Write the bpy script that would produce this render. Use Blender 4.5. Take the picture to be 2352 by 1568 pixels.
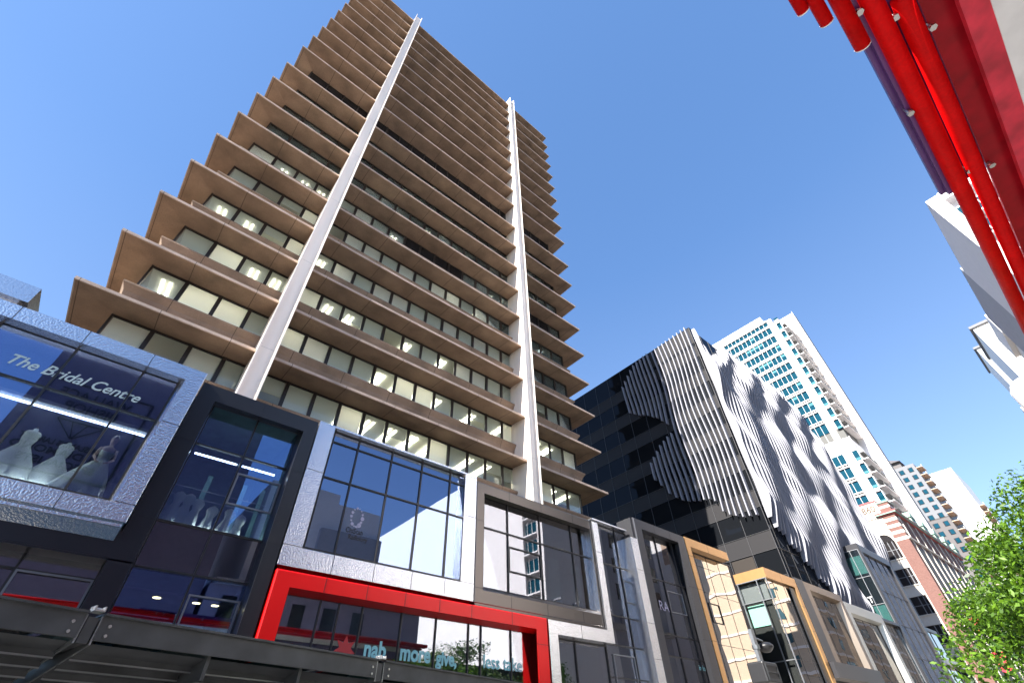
import bpy, bmesh, math, random
from mathutils import Vector, Matrix
R = math.radians
for o in list(bpy.data.objects): bpy.data.objects.remove(o, do_unlink=True)
S = bpy.context.scene
COL = S.collection

# ------------------------------------------------------------------ camera
HEAD, PITCH, ROLL = .7277394, .7509944, -.0333068
fw = Vector((math.sin(HEAD)*math.cos(PITCH), math.cos(HEAD)*math.cos(PITCH), math.sin(PITCH)))
rt = Vector((math.cos(HEAD), -math.sin(HEAD), 0)); up = rt.cross(fw)
rr = rt*math.cos(ROLL)+up*math.sin(ROLL); uu = up*math.cos(ROLL)-rt*math.sin(ROLL)
cam = bpy.data.cameras.new('camera'); co = bpy.data.objects.new('camera', cam); COL.objects.link(co)
M = Matrix((rr, uu, -fw)).transposed().to_4x4(); M.translation = (0, 0, 1.6); co.matrix_world = M
cam.sensor_width = 36; cam.lens = 36*1052.16/2352; cam.clip_start = .05; cam.clip_end = 3000
S.camera = co
# ------------------------------------------------------------------ light
SUN_EL, SUN_AZ = R(37), R(6.0)     # elevation; horizontal travel direction from +X towards +Y
W = bpy.data.worlds.new('World'); S.world = W; W.use_nodes = True
wn = W.node_tree.nodes; wl = W.node_tree.links
bg = wn['Background']; sk = wn.new('ShaderNodeTexSky'); sk.sky_type = 'NISHITA'; sk.sun_disc = False
sk.sun_elevation = SUN_EL; sk.sun_rotation = math.atan2(-math.cos(SUN_AZ), -math.sin(SUN_AZ))
sk.altitude = 50; sk.air_density = 1.0; sk.dust_density = .25; sk.ozone_density = 2.4
wb_ = wn.new('ShaderNodeMix'); wb_.data_type = 'RGBA'; wb_.blend_type = 'MULTIPLY'; wb_.inputs['Factor'].default_value = 1; wb_.inputs['B'].default_value = (.93, .95, 1.0, 1)
wl.new(sk.outputs[0], wb_.inputs['A']); cb_ = wn.new('ShaderNodeMix'); cb_.data_type = 'RGBA'; cb_.inputs['Factor'].default_value = .5; tc_ = wn.new('ShaderNodeTexCoord'); sx_ = wn.new('ShaderNodeSeparateXYZ'); wl.new(tc_.outputs['Generated'], sx_.inputs[0])
mr_ = wn.new('ShaderNodeMapRange'); mr_.inputs[1].default_value = .12; mr_.inputs[2].default_value = .75; wl.new(sx_.outputs[2], mr_.inputs[0])
gm_ = wn.new('ShaderNodeMix'); gm_.data_type = 'RGBA'; gm_.inputs['A'].default_value = (.85, 1.15, 1.75, 1); gm_.inputs['B'].default_value = (.24, .72, 1.8, 1)
wl.new(mr_.outputs[0], gm_.inputs['Factor']); wl.new(gm_.outputs['Result'], cb_.inputs['B'])
wl.new(wb_.outputs['Result'], cb_.inputs['A']); wl.new(cb_.outputs['Result'], bg.inputs[0]); bg.inputs[1].default_value = .115
sl = bpy.data.lights.new('sun', 'SUN'); sl.energy = 4.6; sl.angle = R(.5); sl.color = (1, .95, .87)
so = bpy.data.objects.new('sun', sl); COL.objects.link(so)
d = Vector((math.cos(SUN_EL)*math.cos(SUN_AZ), math.cos(SUN_EL)*math.sin(SUN_AZ), -math.sin(SUN_EL)))
so.rotation_euler = d.to_track_quat('-Z', 'Y').to_euler(); so.location = (-40, -10, 60)
S.view_settings.view_transform = 'Standard'; S.view_settings.look = 'None'
S.view_settings.exposure = 1.78; S.view_settings.gamma = 1
try:
    S.cycles.max_bounces = 8; S.cycles.transparent_max_bounces = 12; S.cycles.caustics_reflective = False
    S.cycles.caustics_refractive = False; S.cycles.sample_clamp_indirect = 6
except Exception: pass

# ------------------------------------------------------------------ materials
MT = {}
def node_mat(name):
    m = bpy.data.materials.new(name); m.use_nodes = True; MT[name] = m
    return m, m.node_tree.nodes, m.node_tree.links
def solid(name, col, rough=.6, metal=0., var=.0, vscale=3., bump=0., bscale=30., spec=.5, streak=False, detail=4, coat=0, var2=0, vs2=200):
    m, n, l = node_mat(name); p = n['Principled BSDF']
    p.inputs['Roughness'].default_value = rough; p.inputs['Metallic'].default_value = metal
    p.inputs['Specular IOR Level'].default_value = spec; p.inputs['Base Color'].default_value = (*col, 1)
    p.inputs['Coat Weight'].default_value = coat
    tc = n.new('ShaderNodeTexCoord'); src = tc.outputs['Object']
    if var or var2:
        cur = None
        for (v, s, st) in ((var, vscale, streak), (var2, vs2, False)):
            if not v: continue
            mp = n.new('ShaderNodeMapping'); l.new(src, mp.inputs[0])
            if st: mp.inputs['Scale'].default_value = (1, 1, .15)
            t = n.new('ShaderNodeTexNoise'); t.inputs['Scale'].default_value = s; t.inputs['Detail'].default_value = detail
            l.new(mp.outputs[0], t.inputs['Vector'])
            r = n.new('ShaderNodeMapRange'); r.inputs[1].default_value = .3; r.inputs[2].default_value = .7
            r.inputs[3].default_value = 1-v; r.inputs[4].default_value = 1+v
            l.new(t.outputs['Fac'], r.inputs[0])
            x = n.new('ShaderNodeVectorMath'); x.operation = 'SCALE'
            if cur is None: x.inputs[0].default_value = col
            else: l.new(cur, x.inputs[0])
            l.new(r.outputs[0], x.inputs['Scale']); cur = x.outputs[0]
        l.new(cur, p.inputs['Base Color'])
    if bump:
        t = n.new('ShaderNodeTexNoise'); t.inputs['Scale'].default_value = bscale; t.inputs['Detail'].default_value = 3
        l.new(src, t.inputs['Vector']); b = n.new('ShaderNodeBump'); b.inputs['Strength'].default_value = bump
        b.inputs['Distance'].default_value = .03 if metal else .02; l.new(t.outputs['Fac'], b.inputs['Height']); l.new(b.outputs[0], p.inputs['Normal'])
    return m
def math_n(n, l, op, a, b=None):
    x = n.new('ShaderNodeMath'); x.operation = op
    for i, v in enumerate((a, b)):
        if v is None: continue
        if isinstance(v, (int, float)): x.inputs[i].default_value = v
        else: l.new(v, x.inputs[i])
    return x.outputs[0]
def glass(name, tint, refl, gcol=(1, 1, 1), wob=.0, opaque=None, wscale=.5, ior=1.5):
    m, n, l = node_mat(name); n.remove(n['Principled BSDF']); out = n['Material Output']
    if opaque:
        a = n.new('ShaderNodeBsdfDiffuse'); a.inputs[0].default_value = (*opaque, 1)
    else:
        a = n.new('ShaderNodeBsdfTransparent'); a.inputs[0].default_value = (*tint, 1)
    g = n.new('ShaderNodeBsdfGlossy'); g.inputs['Color'].default_value = (*gcol, 1); g.inputs['Roughness'].default_value = 0
    lw = n.new('ShaderNodeFresnel'); lw.inputs[0].default_value = ior
    f = math_n(n, l, 'ADD', lw.outputs[0], refl); f = math_n(n, l, 'MINIMUM', f, .92)
    mx = n.new('ShaderNodeMixShader'); l.new(f, mx.inputs[0]); l.new(a.outputs[0], mx.inputs[1]); l.new(g.outputs[0], mx.inputs[2])
    l.new(mx.outputs[0], out.inputs[0])
    if wob:
        tc = n.new('ShaderNodeTexCoord'); t = n.new('ShaderNodeTexNoise'); t.inputs['Scale'].default_value = wscale
        t.inputs['Detail'].default_value = 1; l.new(tc.outputs['Object'], t.inputs['Vector'])
        b = n.new('ShaderNodeBump'); b.inputs['Strength'].default_value = 1; b.inputs['Distance'].default_value = wob
        l.new(t.outputs['Fac'], b.inputs['Height']); l.new(b.outputs[0], g.inputs['Normal'])
    return m
def emit(name, col, st):
    m, n, l = node_mat(name); p = n['Principled BSDF']; p.inputs['Base Color'].default_value = (*col, 1)
    p.inputs['Emission Color'].default_value = (*col, 1); p.inputs['Emission Strength'].default_value = st; return m
def jointed(name, col, period, x0, axis=0, w=.006, dark=.35, **k):
    """solid material with thin panel joints every `period` metres along one axis"""
    m = solid(name, col, **k); n = m.node_tree.nodes; l = m.node_tree.links; p = n['Principled BSDF']
    g = n.new('ShaderNodeNewGeometry'); s = n.new('ShaderNodeSeparateXYZ'); l.new(g.outputs['Position'], s.inputs[0])
    f = math_n(n, l, 'FRACT', math_n(n, l, 'DIVIDE', math_n(n, l, 'SUBTRACT', s.outputs[axis], x0), period))
    c = math_n(n, l, 'LESS_THAN', f, w)
    mx = n.new('ShaderNodeMix'); mx.data_type = 'RGBA'; l.new(c, mx.inputs['Factor'])
    if p.inputs['Base Color'].is_linked: l.new(p.inputs['Base Color'].links[0].from_socket, mx.inputs['A'])
    else: mx.inputs['A'].default_value = (*col, 1)
    mx.inputs['B'].default_value = (*[c_*dark for c_ in col], 1); l.new(mx.outputs['Result'], p.inputs['Base Color'])
    return m
KT = 19.6/22
jointed('hood_concrete', (.265, .183, .125), 3.15*KT, (3.55)*KT, w=.011, rough=.85, var=.28, vscale=.7, var2=.35, vs2=55, bump=.5, bscale=60, streak=False)
jointed('sunlit_edge_concrete', (.46, .35, .28), 3.15*KT, (3.55)*KT, w=.011, rough=.85, var=.2, vscale=1.5, var2=.3, vs2=55)  # hood concrete lightened to paint sunlight onto the ledge edges
jointed('fin_paint', (.93, .83, .73), 3.76*KT*2, 3.0, axis=2, w=.003, dark=.6, rough=.45, var=.07, vscale=1.2, streak=True)
solid('dark_bronze', (.02, .016, .015), .4)
solid('core_wall', (.05, .042, .04), .6)
glass('tower_glass', (.96, .98, .96), .03, (.8, .9, 1), wob=.003, ior=1.2)
glass('louvre_glass', None, .02, (.6, .7, .8), opaque=(.012, .012, .014))
def cloth_blind(name, col, tr):
    m, n, l = node_mat(name); p = n['Principled BSDF']; p.inputs['Base Color'].default_value = (*col, 1); p.inputs['Roughness'].default_value = .8
    t = n.new('ShaderNodeBsdfTranslucent'); t.inputs[0].default_value = (*col, 1); mx = n.new('ShaderNodeMixShader'); mx.inputs[0].default_value = tr
    l.new(p.outputs[0], mx.inputs[1]); l.new(t.outputs[0], mx.inputs[2]); l.new(mx.outputs[0], n['Material Output'].inputs[0])
cloth_blind('blind_closed', (.95, .92, .84), .4)
solid('room_white', (.78, .79, .70), .9)
solid('room_dark', (.2, .2, .19), .9)
emit('tube_light', (1, .96, .84), 4.5)
def blind_mat(name, col, open_):
    m, n, l = node_mat(name); p = n['Principled BSDF']; p.inputs['Base Color'].default_value = (*col, 1); p.inputs['Roughness'].default_value = .7
    g = n.new('ShaderNodeNewGeometry'); s = n.new('ShaderNodeSeparateXYZ'); l.new(g.outputs['Position'], s.inputs[0])
    f = math_n(n, l, 'FRACT', math_n(n, l, 'DIVIDE', s.outputs[2], .055)); c = math_n(n, l, 'GREATER_THAN', f, open_)
    t = n.new('ShaderNodeBsdfTransparent'); mx = n.new('ShaderNodeMixShader')
    l.new(c, mx.inputs[0]); l.new(t.outputs[0], mx.inputs[1]); l.new(p.outputs[0], mx.inputs[2])
    l.new(mx.outputs[0], n['Material Output'].inputs[0]); return m
blind_mat('blind_slats', (.58, .60, .53), .22)
glass('shop_glass', (.74, .84, .85), .20, (.75, .74, .80), wob=.004, wscale=.35)
glass('shop_glass_blue', (.74, .82, .90), .28, (.32, .46, .78), wob=.004, wscale=.35)
glass('shop_glass_wavy', (.5, .6, .6), .55, (.66, .62, .58), wob=.012, wscale=.45)
glass('clinic_glass', (.6, .68, .75), .46, (.40, .48, .66), wob=.004, wscale=.35)
glass('spandrel_glass', None, .13, (.85, .85, .95), wob=.004, opaque=(.02, .02, .024))
glass('black_glass', None, -.02, (.32, .36, .42), wob=.006, opaque=(.008, .009, .011), wscale=.3)
solid('silver_panel', (.78, .78, .8), .2, 1, bump=.5, bscale=24)
solid('silver_smooth', (.7, .7, .72), .2, 1, bump=.25, bscale=28)
solid('black_panel', (.015, .016, .02), .28, 0, bump=.02)
solid('taupe_panel', (.11, .095, .085), .28, .7)
solid('red_panel', (.66, .002, .002), .35, 0, spec=.35, var=.04, vscale=.8)
solid('gold_panel', (.62, .36, .155), .32, .75, var=.04)
solid('bronze_panel', (.30, .24, .19), .3, .85)
solid('grey_panel', (.055, .055, .062), .3, .4)
solid('pale_metal', (.5, .5, .47), .35, .6)
solid('mullion_dark', (.018, .018, .02), .4)
solid('mullion_grey', (.22, .23, .25), .4, .6); solid('grid_dark', (.05, .05, .055), .4)
solid('interior_lilac', (.22, .20, .26), .9, var=.2, vscale=1.3)
solid('interior_teal', (.12, .21, .20), .9, var=.2)
solid('white_cloth', (.85, .88, .80), .9, bump=.2, bscale=14)
solid('skin', (.62, .44, .36), .55)
solid('teal_blind', (.26, .52, .46), .7)
emit('shop_tube', (.85, .95, 1), 5); emit('hidden_fill', (.95, 1, .95), 15)  # second glow is for the added, unseen fill strips
emit('downlight', (1, .75, .35), 4)
solid('sign_teal', (.36, .75, .75), .6)
solid('sign_pale', (.5, .62, .62), .6)
solid('sign_lilac', (.36, .35, .46), .6)
solid('sign_grey', (.20, .19, .2), .6)
solid('sign_red', (.62, .05, .05), .6)
solid('sign_dark', (.01, .01, .012), .5)
solid('steel', (.32, .34, .35), .35, .9)
solid('steel_dark', (.05, .054, .058), .4, .3, var=.3, vscale=2)
solid('bolt_metal', (.55, .55, .55), .35, 1)
glass('canopy_glass', (.25, .4, .38), .10)
solid('soffit_panel', (.30, .33, .30), .7, var=.15, vscale=.8)
solid('fin_white', (.25, .252, .29), .5)
solid('spandrel_grey', (.030, .029, .031), .5, spec=.12)
solid('hotel_white', (.80, .77, .76), .6, var=.03, vscale=.3)
glass('teal_glass', None, .02, (.5, .7, .8), opaque=(.004, .045, .068))
glass('teal_curtain', None, .02, (.5, .7, .8), opaque=(.07, .2, .22))
solid('shade_screen', (.08, .08, .075), .6)
m = solid('brick', (.36, .17, .13), .85, var=.15, vscale=3)
def bricks():
    n = m.node_tree.nodes; l = m.node_tree.links; g = n.new('ShaderNodeNewGeometry'); s = n.new('ShaderNodeSeparateXYZ')
    l.new(g.outputs['Position'], s.inputs[0]); c = n.new('ShaderNodeCombineXYZ')
    l.new(math_n(n, l, 'ADD', s.outputs[0], s.outputs[1]), c.inputs[0]); l.new(s.outputs[2], c.inputs[1])
    b = n.new('ShaderNodeTexBrick'); b.inputs['Scale'].default_value = 2.5; l.new(c.outputs[0], b.inputs['Vector'])
    b.inputs['Color1'].default_value = (.15, .07, .058, 1); b.inputs['Color2'].default_value = (.19, .09, .075, 1); b.inputs['Mortar'].default_value = (.2, .14, .12, 1)
    b.inputs['Mortar Size'].default_value = .012
    l.new(b.outputs[0], n['Principled BSDF'].inputs['Base Color'])
bricks()
solid('stone_cream', (.55, .51, .46), .8, var=.05)
solid('red_trim', (.40, .07, .07), .6); solid('green_trim', (.22, .36, .28), .6)
solid('render_grey', (.155, .16, .175), .7, var=.04); solid('render_taupe', (.11, .10, .10), .7)  # both darkened to stand in for shadow on the grey apartment tower
solid('render_white', (.80, .78, .76), .7); solid('balcony_tan', (.5, .36, .26), .7)
solid('window_blue', (.05, .12, .16), .15); solid('window_dark', (.02, .018, .02), .2); solid('window_grey', (.2, .2, .2), .4)
solid('tube_red', (.62, .002, .003), .5, var=.12, vscale=3, spec=.1, var2=.1, vs2=25)
solid('plate_red', (.26, .002, .01), .45, 0, spec=.25, var=.25, vscale=4)
solid('plate_crimson', (.6, .03, .06), .45, var=.35, vscale=3, detail=8)
solid('beam_purple', (.10, .035, .17), .35, 0, var=.15, vscale=2)
solid('white_paint', (.82, .84, .86), .45, var=.12, vscale=2)
solid('lamp_white', (.82, .82, .82), .3); solid('lamp_grey', (.18, .17, .17), .35)
solid('asphalt', (.06, .06, .06), .9, var=.2); solid('paving', (.34, .32, .30), .85, var=.15, vscale=2)
solid('opp_dark', (.19, .16, .25), .8, var=.08); solid('opp_lilac', (.34, .30, .40), .8, var=.06)
solid('opp_white', (.88, .84, .84), .8, var=.03); solid('opp_cream', (.60, .50, .40), .8, var=.05)
solid('opp_grey', (.42, .42, .46), .8, var=.05); solid('roof_red', (.32, .06, .05), .7)
solid('bark', (.12, .08, .055), .9, var=.3, vscale=8, bump=.5, bscale=25)
def leaf_mat(name, c1, c2):
    m, n, l = node_mat(name); p = n['Principled BSDF']; p.inputs['Roughness'].default_value = .45
    g = n.new('ShaderNodeObjectInfo'); geo = n.new('ShaderNodeNewGeometry')
    r = n.new('ShaderNodeMix'); r.data_type = 'RGBA'; l.new(geo.outputs['Random Per Island'], r.inputs['Factor'])
    r.inputs['A'].default_value = (*c1, 1); r.inputs['B'].default_value = (*c2, 1)
    l.new(r.outputs['Result'], p.inputs['Base Color'])
    t = n.new('ShaderNodeBsdfTranslucent'); l.new(r.outputs['Result'], t.inputs[0])
    mx = n.new('ShaderNodeMixShader'); mx.inputs[0].default_value = .4; l.new(p.outputs[0], mx.inputs[1]); l.new(t.outputs[0], mx.inputs[2])
    l.new(mx.outputs[0], n['Material Output'].inputs[0])
leaf_mat('leaf', (.018, .06, .007), (.16, .31, .018)); leaf_mat('leaf_dark', (.03, .07, .015), (.09, .15, .03))

# ------------------------------------------------------------------ mesh helpers
DXF = None
class MB:
    def __init__(s, xf=None): xf = xf or DXF; s.v = []; s.f = []; s.m = []; s.mi = 0; s.xf = xf; s.sm = False
    def add(s, vs, fs):
        b = len(s.v); s.v += [Vector(s.xf(v) if s.xf else v) for v in vs]
        for f in fs: s.f.append([b+i for i in f]); s.m.append(s.mi)
        return s
    def box(s, x0, x1, y0, y1, z0, z1):
        return s.add([(x0,y0,z0),(x1,y0,z0),(x1,y1,z0),(x0,y1,z0),(x0,y0,z1),(x1,y0,z1),(x1,y1,z1),(x0,y1,z1)],
              [(0,3,2,1),(4,5,6,7),(0,1,5,4),(1,2,6,5),(2,3,7,6),(3,0,4,7)])
    def quad(s, a, b, c, d): return s.add([a,b,c,d], [(0,1,2,3)])
    def ring(s, loops):
        """rectangular mitred frame: loops of (x0,x1,z0,z1,y)"""
        vs = []; fs = []
        for (x0,x1,z0,z1,y) in loops: vs += [(x0,y,z0),(x1,y,z0),(x1,y,z1),(x0,y,z1)]
        for i in range(len(loops)-1):
            for k in range(4): a = i*4+k; b = i*4+(k+1)%4; fs.append((a, b, b+4, a+4))
        return s.add(vs, fs)
    def tube(s, p, q, r, n=12, r2=None, caps=True):
        p = Vector(p); q = Vector(q); d = (q-p).normalized(); u = d.orthogonal().normalized(); w = d.cross(u); r2 = r if r2 is None else r2
        vs = []
        for (c, rad) in ((p, r), (q, r2)):
            for i in range(n): a = 2*math.pi*i/n; vs.append(c+u*rad*math.cos(a)+w*rad*math.sin(a))
        fs = [(i,(i+1)%n,n+(i+1)%n,n+i) for i in range(n)]
        if caps: fs += [tuple(range(n))[::-1], tuple(range(n,2*n))]
        return s.add(vs, fs)
    def lathe(s, c, prof, n=16, flip=(1,1)):
        vs = []; c = Vector(c)
        for (r, z) in prof:
            for i in range(n): a = 2*math.pi*i/n; vs.append(c+Vector((r*math.cos(a)*flip[0], r*math.sin(a)*flip[1], z)))
        fs = []
        for j in range(len(prof)-1):
            for i in range(n): fs.append((j*n+i, j*n+(i+1)%n, (j+1)*n+(i+1)%n, (j+1)*n+i))
        return s.add(vs, fs)
    def build(s, name, mat, parent=None, smooth=False, recalc=True):
        org = parent.location.copy() if parent is not None and parent.parent is None else Vector((0,0,0))
        if parent is not None and parent.parent is not None: org = parent.parent.location.copy()
        me = bpy.data.meshes.new(name); me.from_pydata([v-org for v in s.v], [], s.f)
        for mm in (mat if isinstance(mat, (list, tuple)) else [mat]): me.materials.append(MT[mm])
        for p, i in zip(me.polygons, s.m): p.material_index = i; p.use_smooth = smooth
        if recalc:
            bm = bmesh.new(); bm.from_mesh(me); bmesh.ops.recalc_face_normals(bm, faces=bm.faces); bm.to_mesh(me); bm.free()
        me.update(); o = bpy.data.objects.new(name, me); COL.objects.link(o)
        if parent is not None: o.parent = parent
        return o
def thing(name, label, cat, loc, group=None):
    o = bpy.data.objects.new(name, None); COL.objects.link(o); o.location = loc; o.empty_display_size = .2
    tag(o, label, cat, group); return o
def tag(o, label, cat, group=None):
    o['label'] = label; o['category'] = cat
    if group: o['group'] = group
    return o
def many(items, name, mat, root, cap=100):
    """items: list of MB; the first `cap` are parts of their own, the rest one stuff part"""
    out = [mb.build(name, mat, root) for mb in items[:cap]]
    if len(items) > cap:
        t = MB()
        for mb in items[cap:]:
            b = len(t.v); t.v += mb.v; t.f += [[b+i for i in f] for f in mb.f]; t.m += mb.m
        o = t.build(name, mat, root); o['kind'] = 'stuff'
    return out
def text(name, body, size, loc, rot, mat, parent, shear=0, xs=1, bold=0, space=1, depth=.0015, align='LEFT'):
    cu = bpy.data.curves.new(name, 'FONT'); cu.body = body; cu.size = size; cu.shear = shear; cu.offset = bold; cu.space_character = space
    cu.align_x = align; cu.extrude = depth; cu.resolution_u = 3
    o = bpy.data.objects.new('tmp', cu); COL.objects.link(o); dg = bpy.context.evaluated_depsgraph_get()
    me = bpy.data.meshes.new_from_object(o.evaluated_get(dg)); bpy.data.objects.remove(o, do_unlink=True)
    me.transform(Matrix.LocRotScale(Vector(loc)-(parent.location if parent else Vector()), rot.to_quaternion(), Vector((xs, 1, 1))))
    me.materials.clear(); me.materials.append(MT[mat]); ob = bpy.data.objects.new(name, me); COL.objects.link(ob)
    if parent: ob.parent = parent
    return ob
from mathutils import Euler
RF = Euler((R(90), 0, 0))            # reads from -Y (front of the shop side)
RB = Euler((R(90), 0, R(180)))       # reads from +Y
RL = Euler((R(90), 0, R(-90)))       # reads from -X

# ------------------------------------------------------------------ setting
def structure(o): o['kind'] = 'structure'; return o
structure(MB().box(-400, 900, -400, 500, -.5, -.004).build('ground', 'asphalt'))
structure(MB().box(-80, 250, -7.6, 13.2, -.003, .02).build('street_paving', 'paving'))

# ------------------------------------------------------------------ brown office tower
rnd = random.Random(5)
tx = lambda p: (p[0]*KT, p[1]*KT, 1.6+(p[2]-1.6)*KT)
Z0 = [17.86+3.76*k for k in range(9)]
Z0 += [52.9+3.665*k for k in range(10)]
XL, XR, YF, YB, SW = -6.07, 29.62, 22., 48., 1.59
T = thing('office_tower', 'tall brown concrete office tower with jutting sunshade ledges and two white vertical fins', 'office tower', tx(((XL+XR)/2, YF+10, 1.6-1.6/KT)))
def wrap(mb, prof, edge=None):
    vs = []; fs = []; b0 = len(mb.m)
    for (s, z) in prof: vs += [(XL+s, YB, z), (XL+s, YF+s, z), (XR-s, YF+s, z), (XR-s, YB, z)]
    for i in range(len(prof)-1):
        for k in range(3): fs.append((i*4+k, i*4+k+1, i*4+k+5, i*4+k+4))
    mb.add(vs, fs)
    if edge is not None:
        for i in edge:
            for k in range(3): mb.m[b0+i*3+k] = 1
    return mb
for k, z in enumerate(Z0):
    wrap(MB(tx), [(1.75,z+.14),(1.35,z+.12),(.06,z-.005),(0,z+.01),(0,z+.17),(.05,z+.17),(.7,z+.30),(1.3,z+.46),(1.75,z+.6)], (2,3,4)).build('sunshade_ledge', ['hood_concrete', 'sunlit_edge_concrete'], T)
zs_ = [Z0[0]-3.76]+Z0
for k, z in enumerate(zs_):
    h = 1.95
    nz = Z0[k] if k < len(Z0) else z+3
    if k in (0,)+tuple(range(1, 9)):
        wrap(MB(tx), [(1.75,z+.45),(1.47,z+.55),(1.44,z+1.1),(1.36,z+1.5),(1.2,z+1.78),(1.16,z+1.83),(1.16,z+1.93),(1.2,z+1.97),(1.75,z+2.02)]).build('sill_ledge', 'hood_concrete', T)
wrap(MB(tx), [(1.78,z_) for z_ in (10., Z0[-1]+.2)]).box(XL+1.8, XR-1.8, YF+9, YB, 1, Z0[-1]+.1).build('wall', 'core_wall', T)
# window rows
LM = [XL+SW, -2.71, -1.01, .6, 1.75]; MM = [2.5]+[4.0+1.57*i for i in range(11)]+[20.85]; RM = [21.7, 23.35, 24.87, 26.4, XR-SW]
wins = []; dark_rows = {6: (4, 99)}
WY = YF+1.66
sty = {}
for k in range(0, 9):
    zt = Z0[k]+.12; zb = Z0[k]-3.76+2.0
    for bi, xs in enumerate((LM, MM, RM)):
        for i in range(len(xs)-1): wins.append((k, bi, i, xs[i], xs[i+1], zb, zt))
# hollow the wall behind the windows: rooms
cut = MB(tx)
T_wall = [o for o in T.children if o.name.startswith('wall')][0]
bpy.data.objects.remove(T_wall, do_unlink=True)
w = MB(tx)
prev = 8.
for k in range(0, 9):
    zb = Z0[k]-3.76+1.9; wrap(w, [(1.78, prev), (1.78, zb)]); prev = Z0[k]+.1
zl = Z0[8]+2.0
wrap(w, [(1.78, prev), (1.78, zl)]); wrap(w, [(1.78, Z0[9]+.1), (1.78, Z0[-1]+.15)])
w.quad((XL+.02,YF+.02,Z0[-1]+.16),(XR-.02,YF+.02,Z0[-1]+.16),(XR-.02,YB,Z0[-1]+.16),(XL+.02,YB,Z0[-1]+.16))
w.quad((XL+1.78,YB,8),(XR-1.78,YB,8),(XR-1.78,YB,Z0[-1]),(XL+1.78,YB,Z0[-1]))
w.build('wall', 'core_wall', T)
rm = MB(tx)
for k in range(0, 9):
    zc = Z0[k]+.08; zf = Z0[k]-3.76+1.2
    rm.mi = 0; rm.quad((XL+1.7,YF+1.8,zc),(XR-1.7,YF+1.8,zc),(XR-1.7,YF+9,zc),(XL+1.7,YF+9,zc))
    rm.mi = 0; rm.quad((XL+1.7,YF+9,zf),(XR-1.7,YF+9,zf),(XR-1.7,YF+9,zc),(XL+1.7,YF+9,zc))
    rm.mi = 1; rm.quad((XL+1.7,YF+1.8,zf),(XR-1.7,YF+1.8,zf),(XR-1.7,YF+9,zf),(XL+1.7,YF+9,zf))
rm.build('room_interior', ['room_white', 'room_dark'], T, recalc=False)
fr = []; lights = []
order = sorted(wins, key=lambda q: (q[0], q[1]))
rest = [MB(tx), MB(tx), MB(tx), MB(tx)]
for n_, (k, bi, i, x0, x1, zb, zt) in enumerate(order):
    own = n_ < 100
    f = MB(tx) if own else rest[0]
    f.box(x0, x0+.10, WY-.05, WY+.06, zb, zt); f.box(x1-.10, x1, WY-.05, WY+.06, zb, zt)
    f.box(x0+.1, x1-.1, WY-.03, WY+.06, zt-.09, zt); f.box(x0+.1, x1-.1, WY-.03, WY+.06, zb, zb+.07)
    dark = (k == 5 and bi == 1 and 4 <= i <= 7) or (k == 5 and bi == 2 and i < 3) or (k == 5 and rnd.random() < .2)
    P = MB(tx) if own else (rest[2] if dark else rest[1])
    P.box(x0+.1, x1-.1, WY, WY+.02, zb+.07, zt-.09)
    st = 'dark' if dark else rnd.choices(['slats', 'closed', 'open', 'half'], (.46, .33, .10, .11))[0]
    B = None
    if st in ('slats', 'closed', 'half'):
        bb = zb+.07 if st != 'half' else zb+.07+(zt-zb)*rnd.uniform(.15, .5)
        B = MB(tx) if (own or st == 'closed') else rest[3]
        B.quad((x0+.12, WY+.07, bb), (x1-.12, WY+.07, bb), (x1-.12, WY+.07, zt-.1), (x0+.12, WY+.07, zt-.1))
        bm_ = 'blind_closed' if st == 'closed' else 'blind_slats'
    if own:
        wo = f.build('window', 'dark_bronze', T)
        P.build('pane', 'louvre_glass' if dark else 'tower_glass', wo)
        if B: B.build('blind', bm_, wo)
    elif B is not None and B is not rest[3]:
        fr.append(B)
    if st != 'dark' and rnd.random() < .42:
        xm = (x0+x1)/2
        L = MB(tx); L.box(xm-.24, xm-.12, WY+.6, WY+2.6, Z0[k]-.02, Z0[k]+.05); L.box(xm+.12, xm+.24, WY+.6, WY+2.6, Z0[k]-.02, Z0[k]+.05); lights.append(L)
for mb, nm, mt in ((rest[0], 'upper_window_frames', 'dark_bronze'), (rest[1], 'upper_panes', 'tower_glass'), (rest[2], 'upper_dark_panes', 'louvre_glass'), (rest[3], 'upper_blinds', 'blind_slats')):
    if mb.v: mb.build(nm, mt, T)['kind'] = 'stuff'
t_ = MB()
for mb in fr:
    b = len(t_.v); t_.v += mb.v; t_.f += [[b+i for i in f] for f in mb.f]; t_.m += mb.m
t_.build('upper_closed_blinds', 'blind_closed', T)['kind'] = 'stuff'
many(lights, 'ceiling_light', 'tube_light', T, 100)
# black louvre floor
lv = MB(tx); lv.box(XL+SW, XR-SW, WY, WY+.05, Z0[8]+1.9, Z0[9]+.1); lv.build('louvre_band', 'louvre_glass', T)
lf = MB(tx)
for xs in (LM, MM, RM):
    for x in xs: lf.box(x-.06, x+.06, WY-.07, WY, Z0[8]+1.9, Z0[9]+.1)
lf.build('louvre_frame', 'dark_bronze', T)
# white fins (channels open to the street)
for (a, b, tp) in ((1.66, 2.53, 88.6), (20.72, 21.55, 88.6)):
    mb = MB(tx)
    mb.box(a+.002, b-.002, 21.84, 23.9, 9, tp-.25)
    for (u0, u1) in ((a, a+.09), (b-.09, b)):
        mb.box(u0, u1, 21.6, 23.9, 9, tp); 
    mb.box(a-.03, a+.03, 21.56, 21.66, 9, tp-.01); mb.box(b-.03, b+.03, 21.56, 21.66, 9, tp-.01)
    mb.build('white_fin', 'fin_paint', T)

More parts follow.
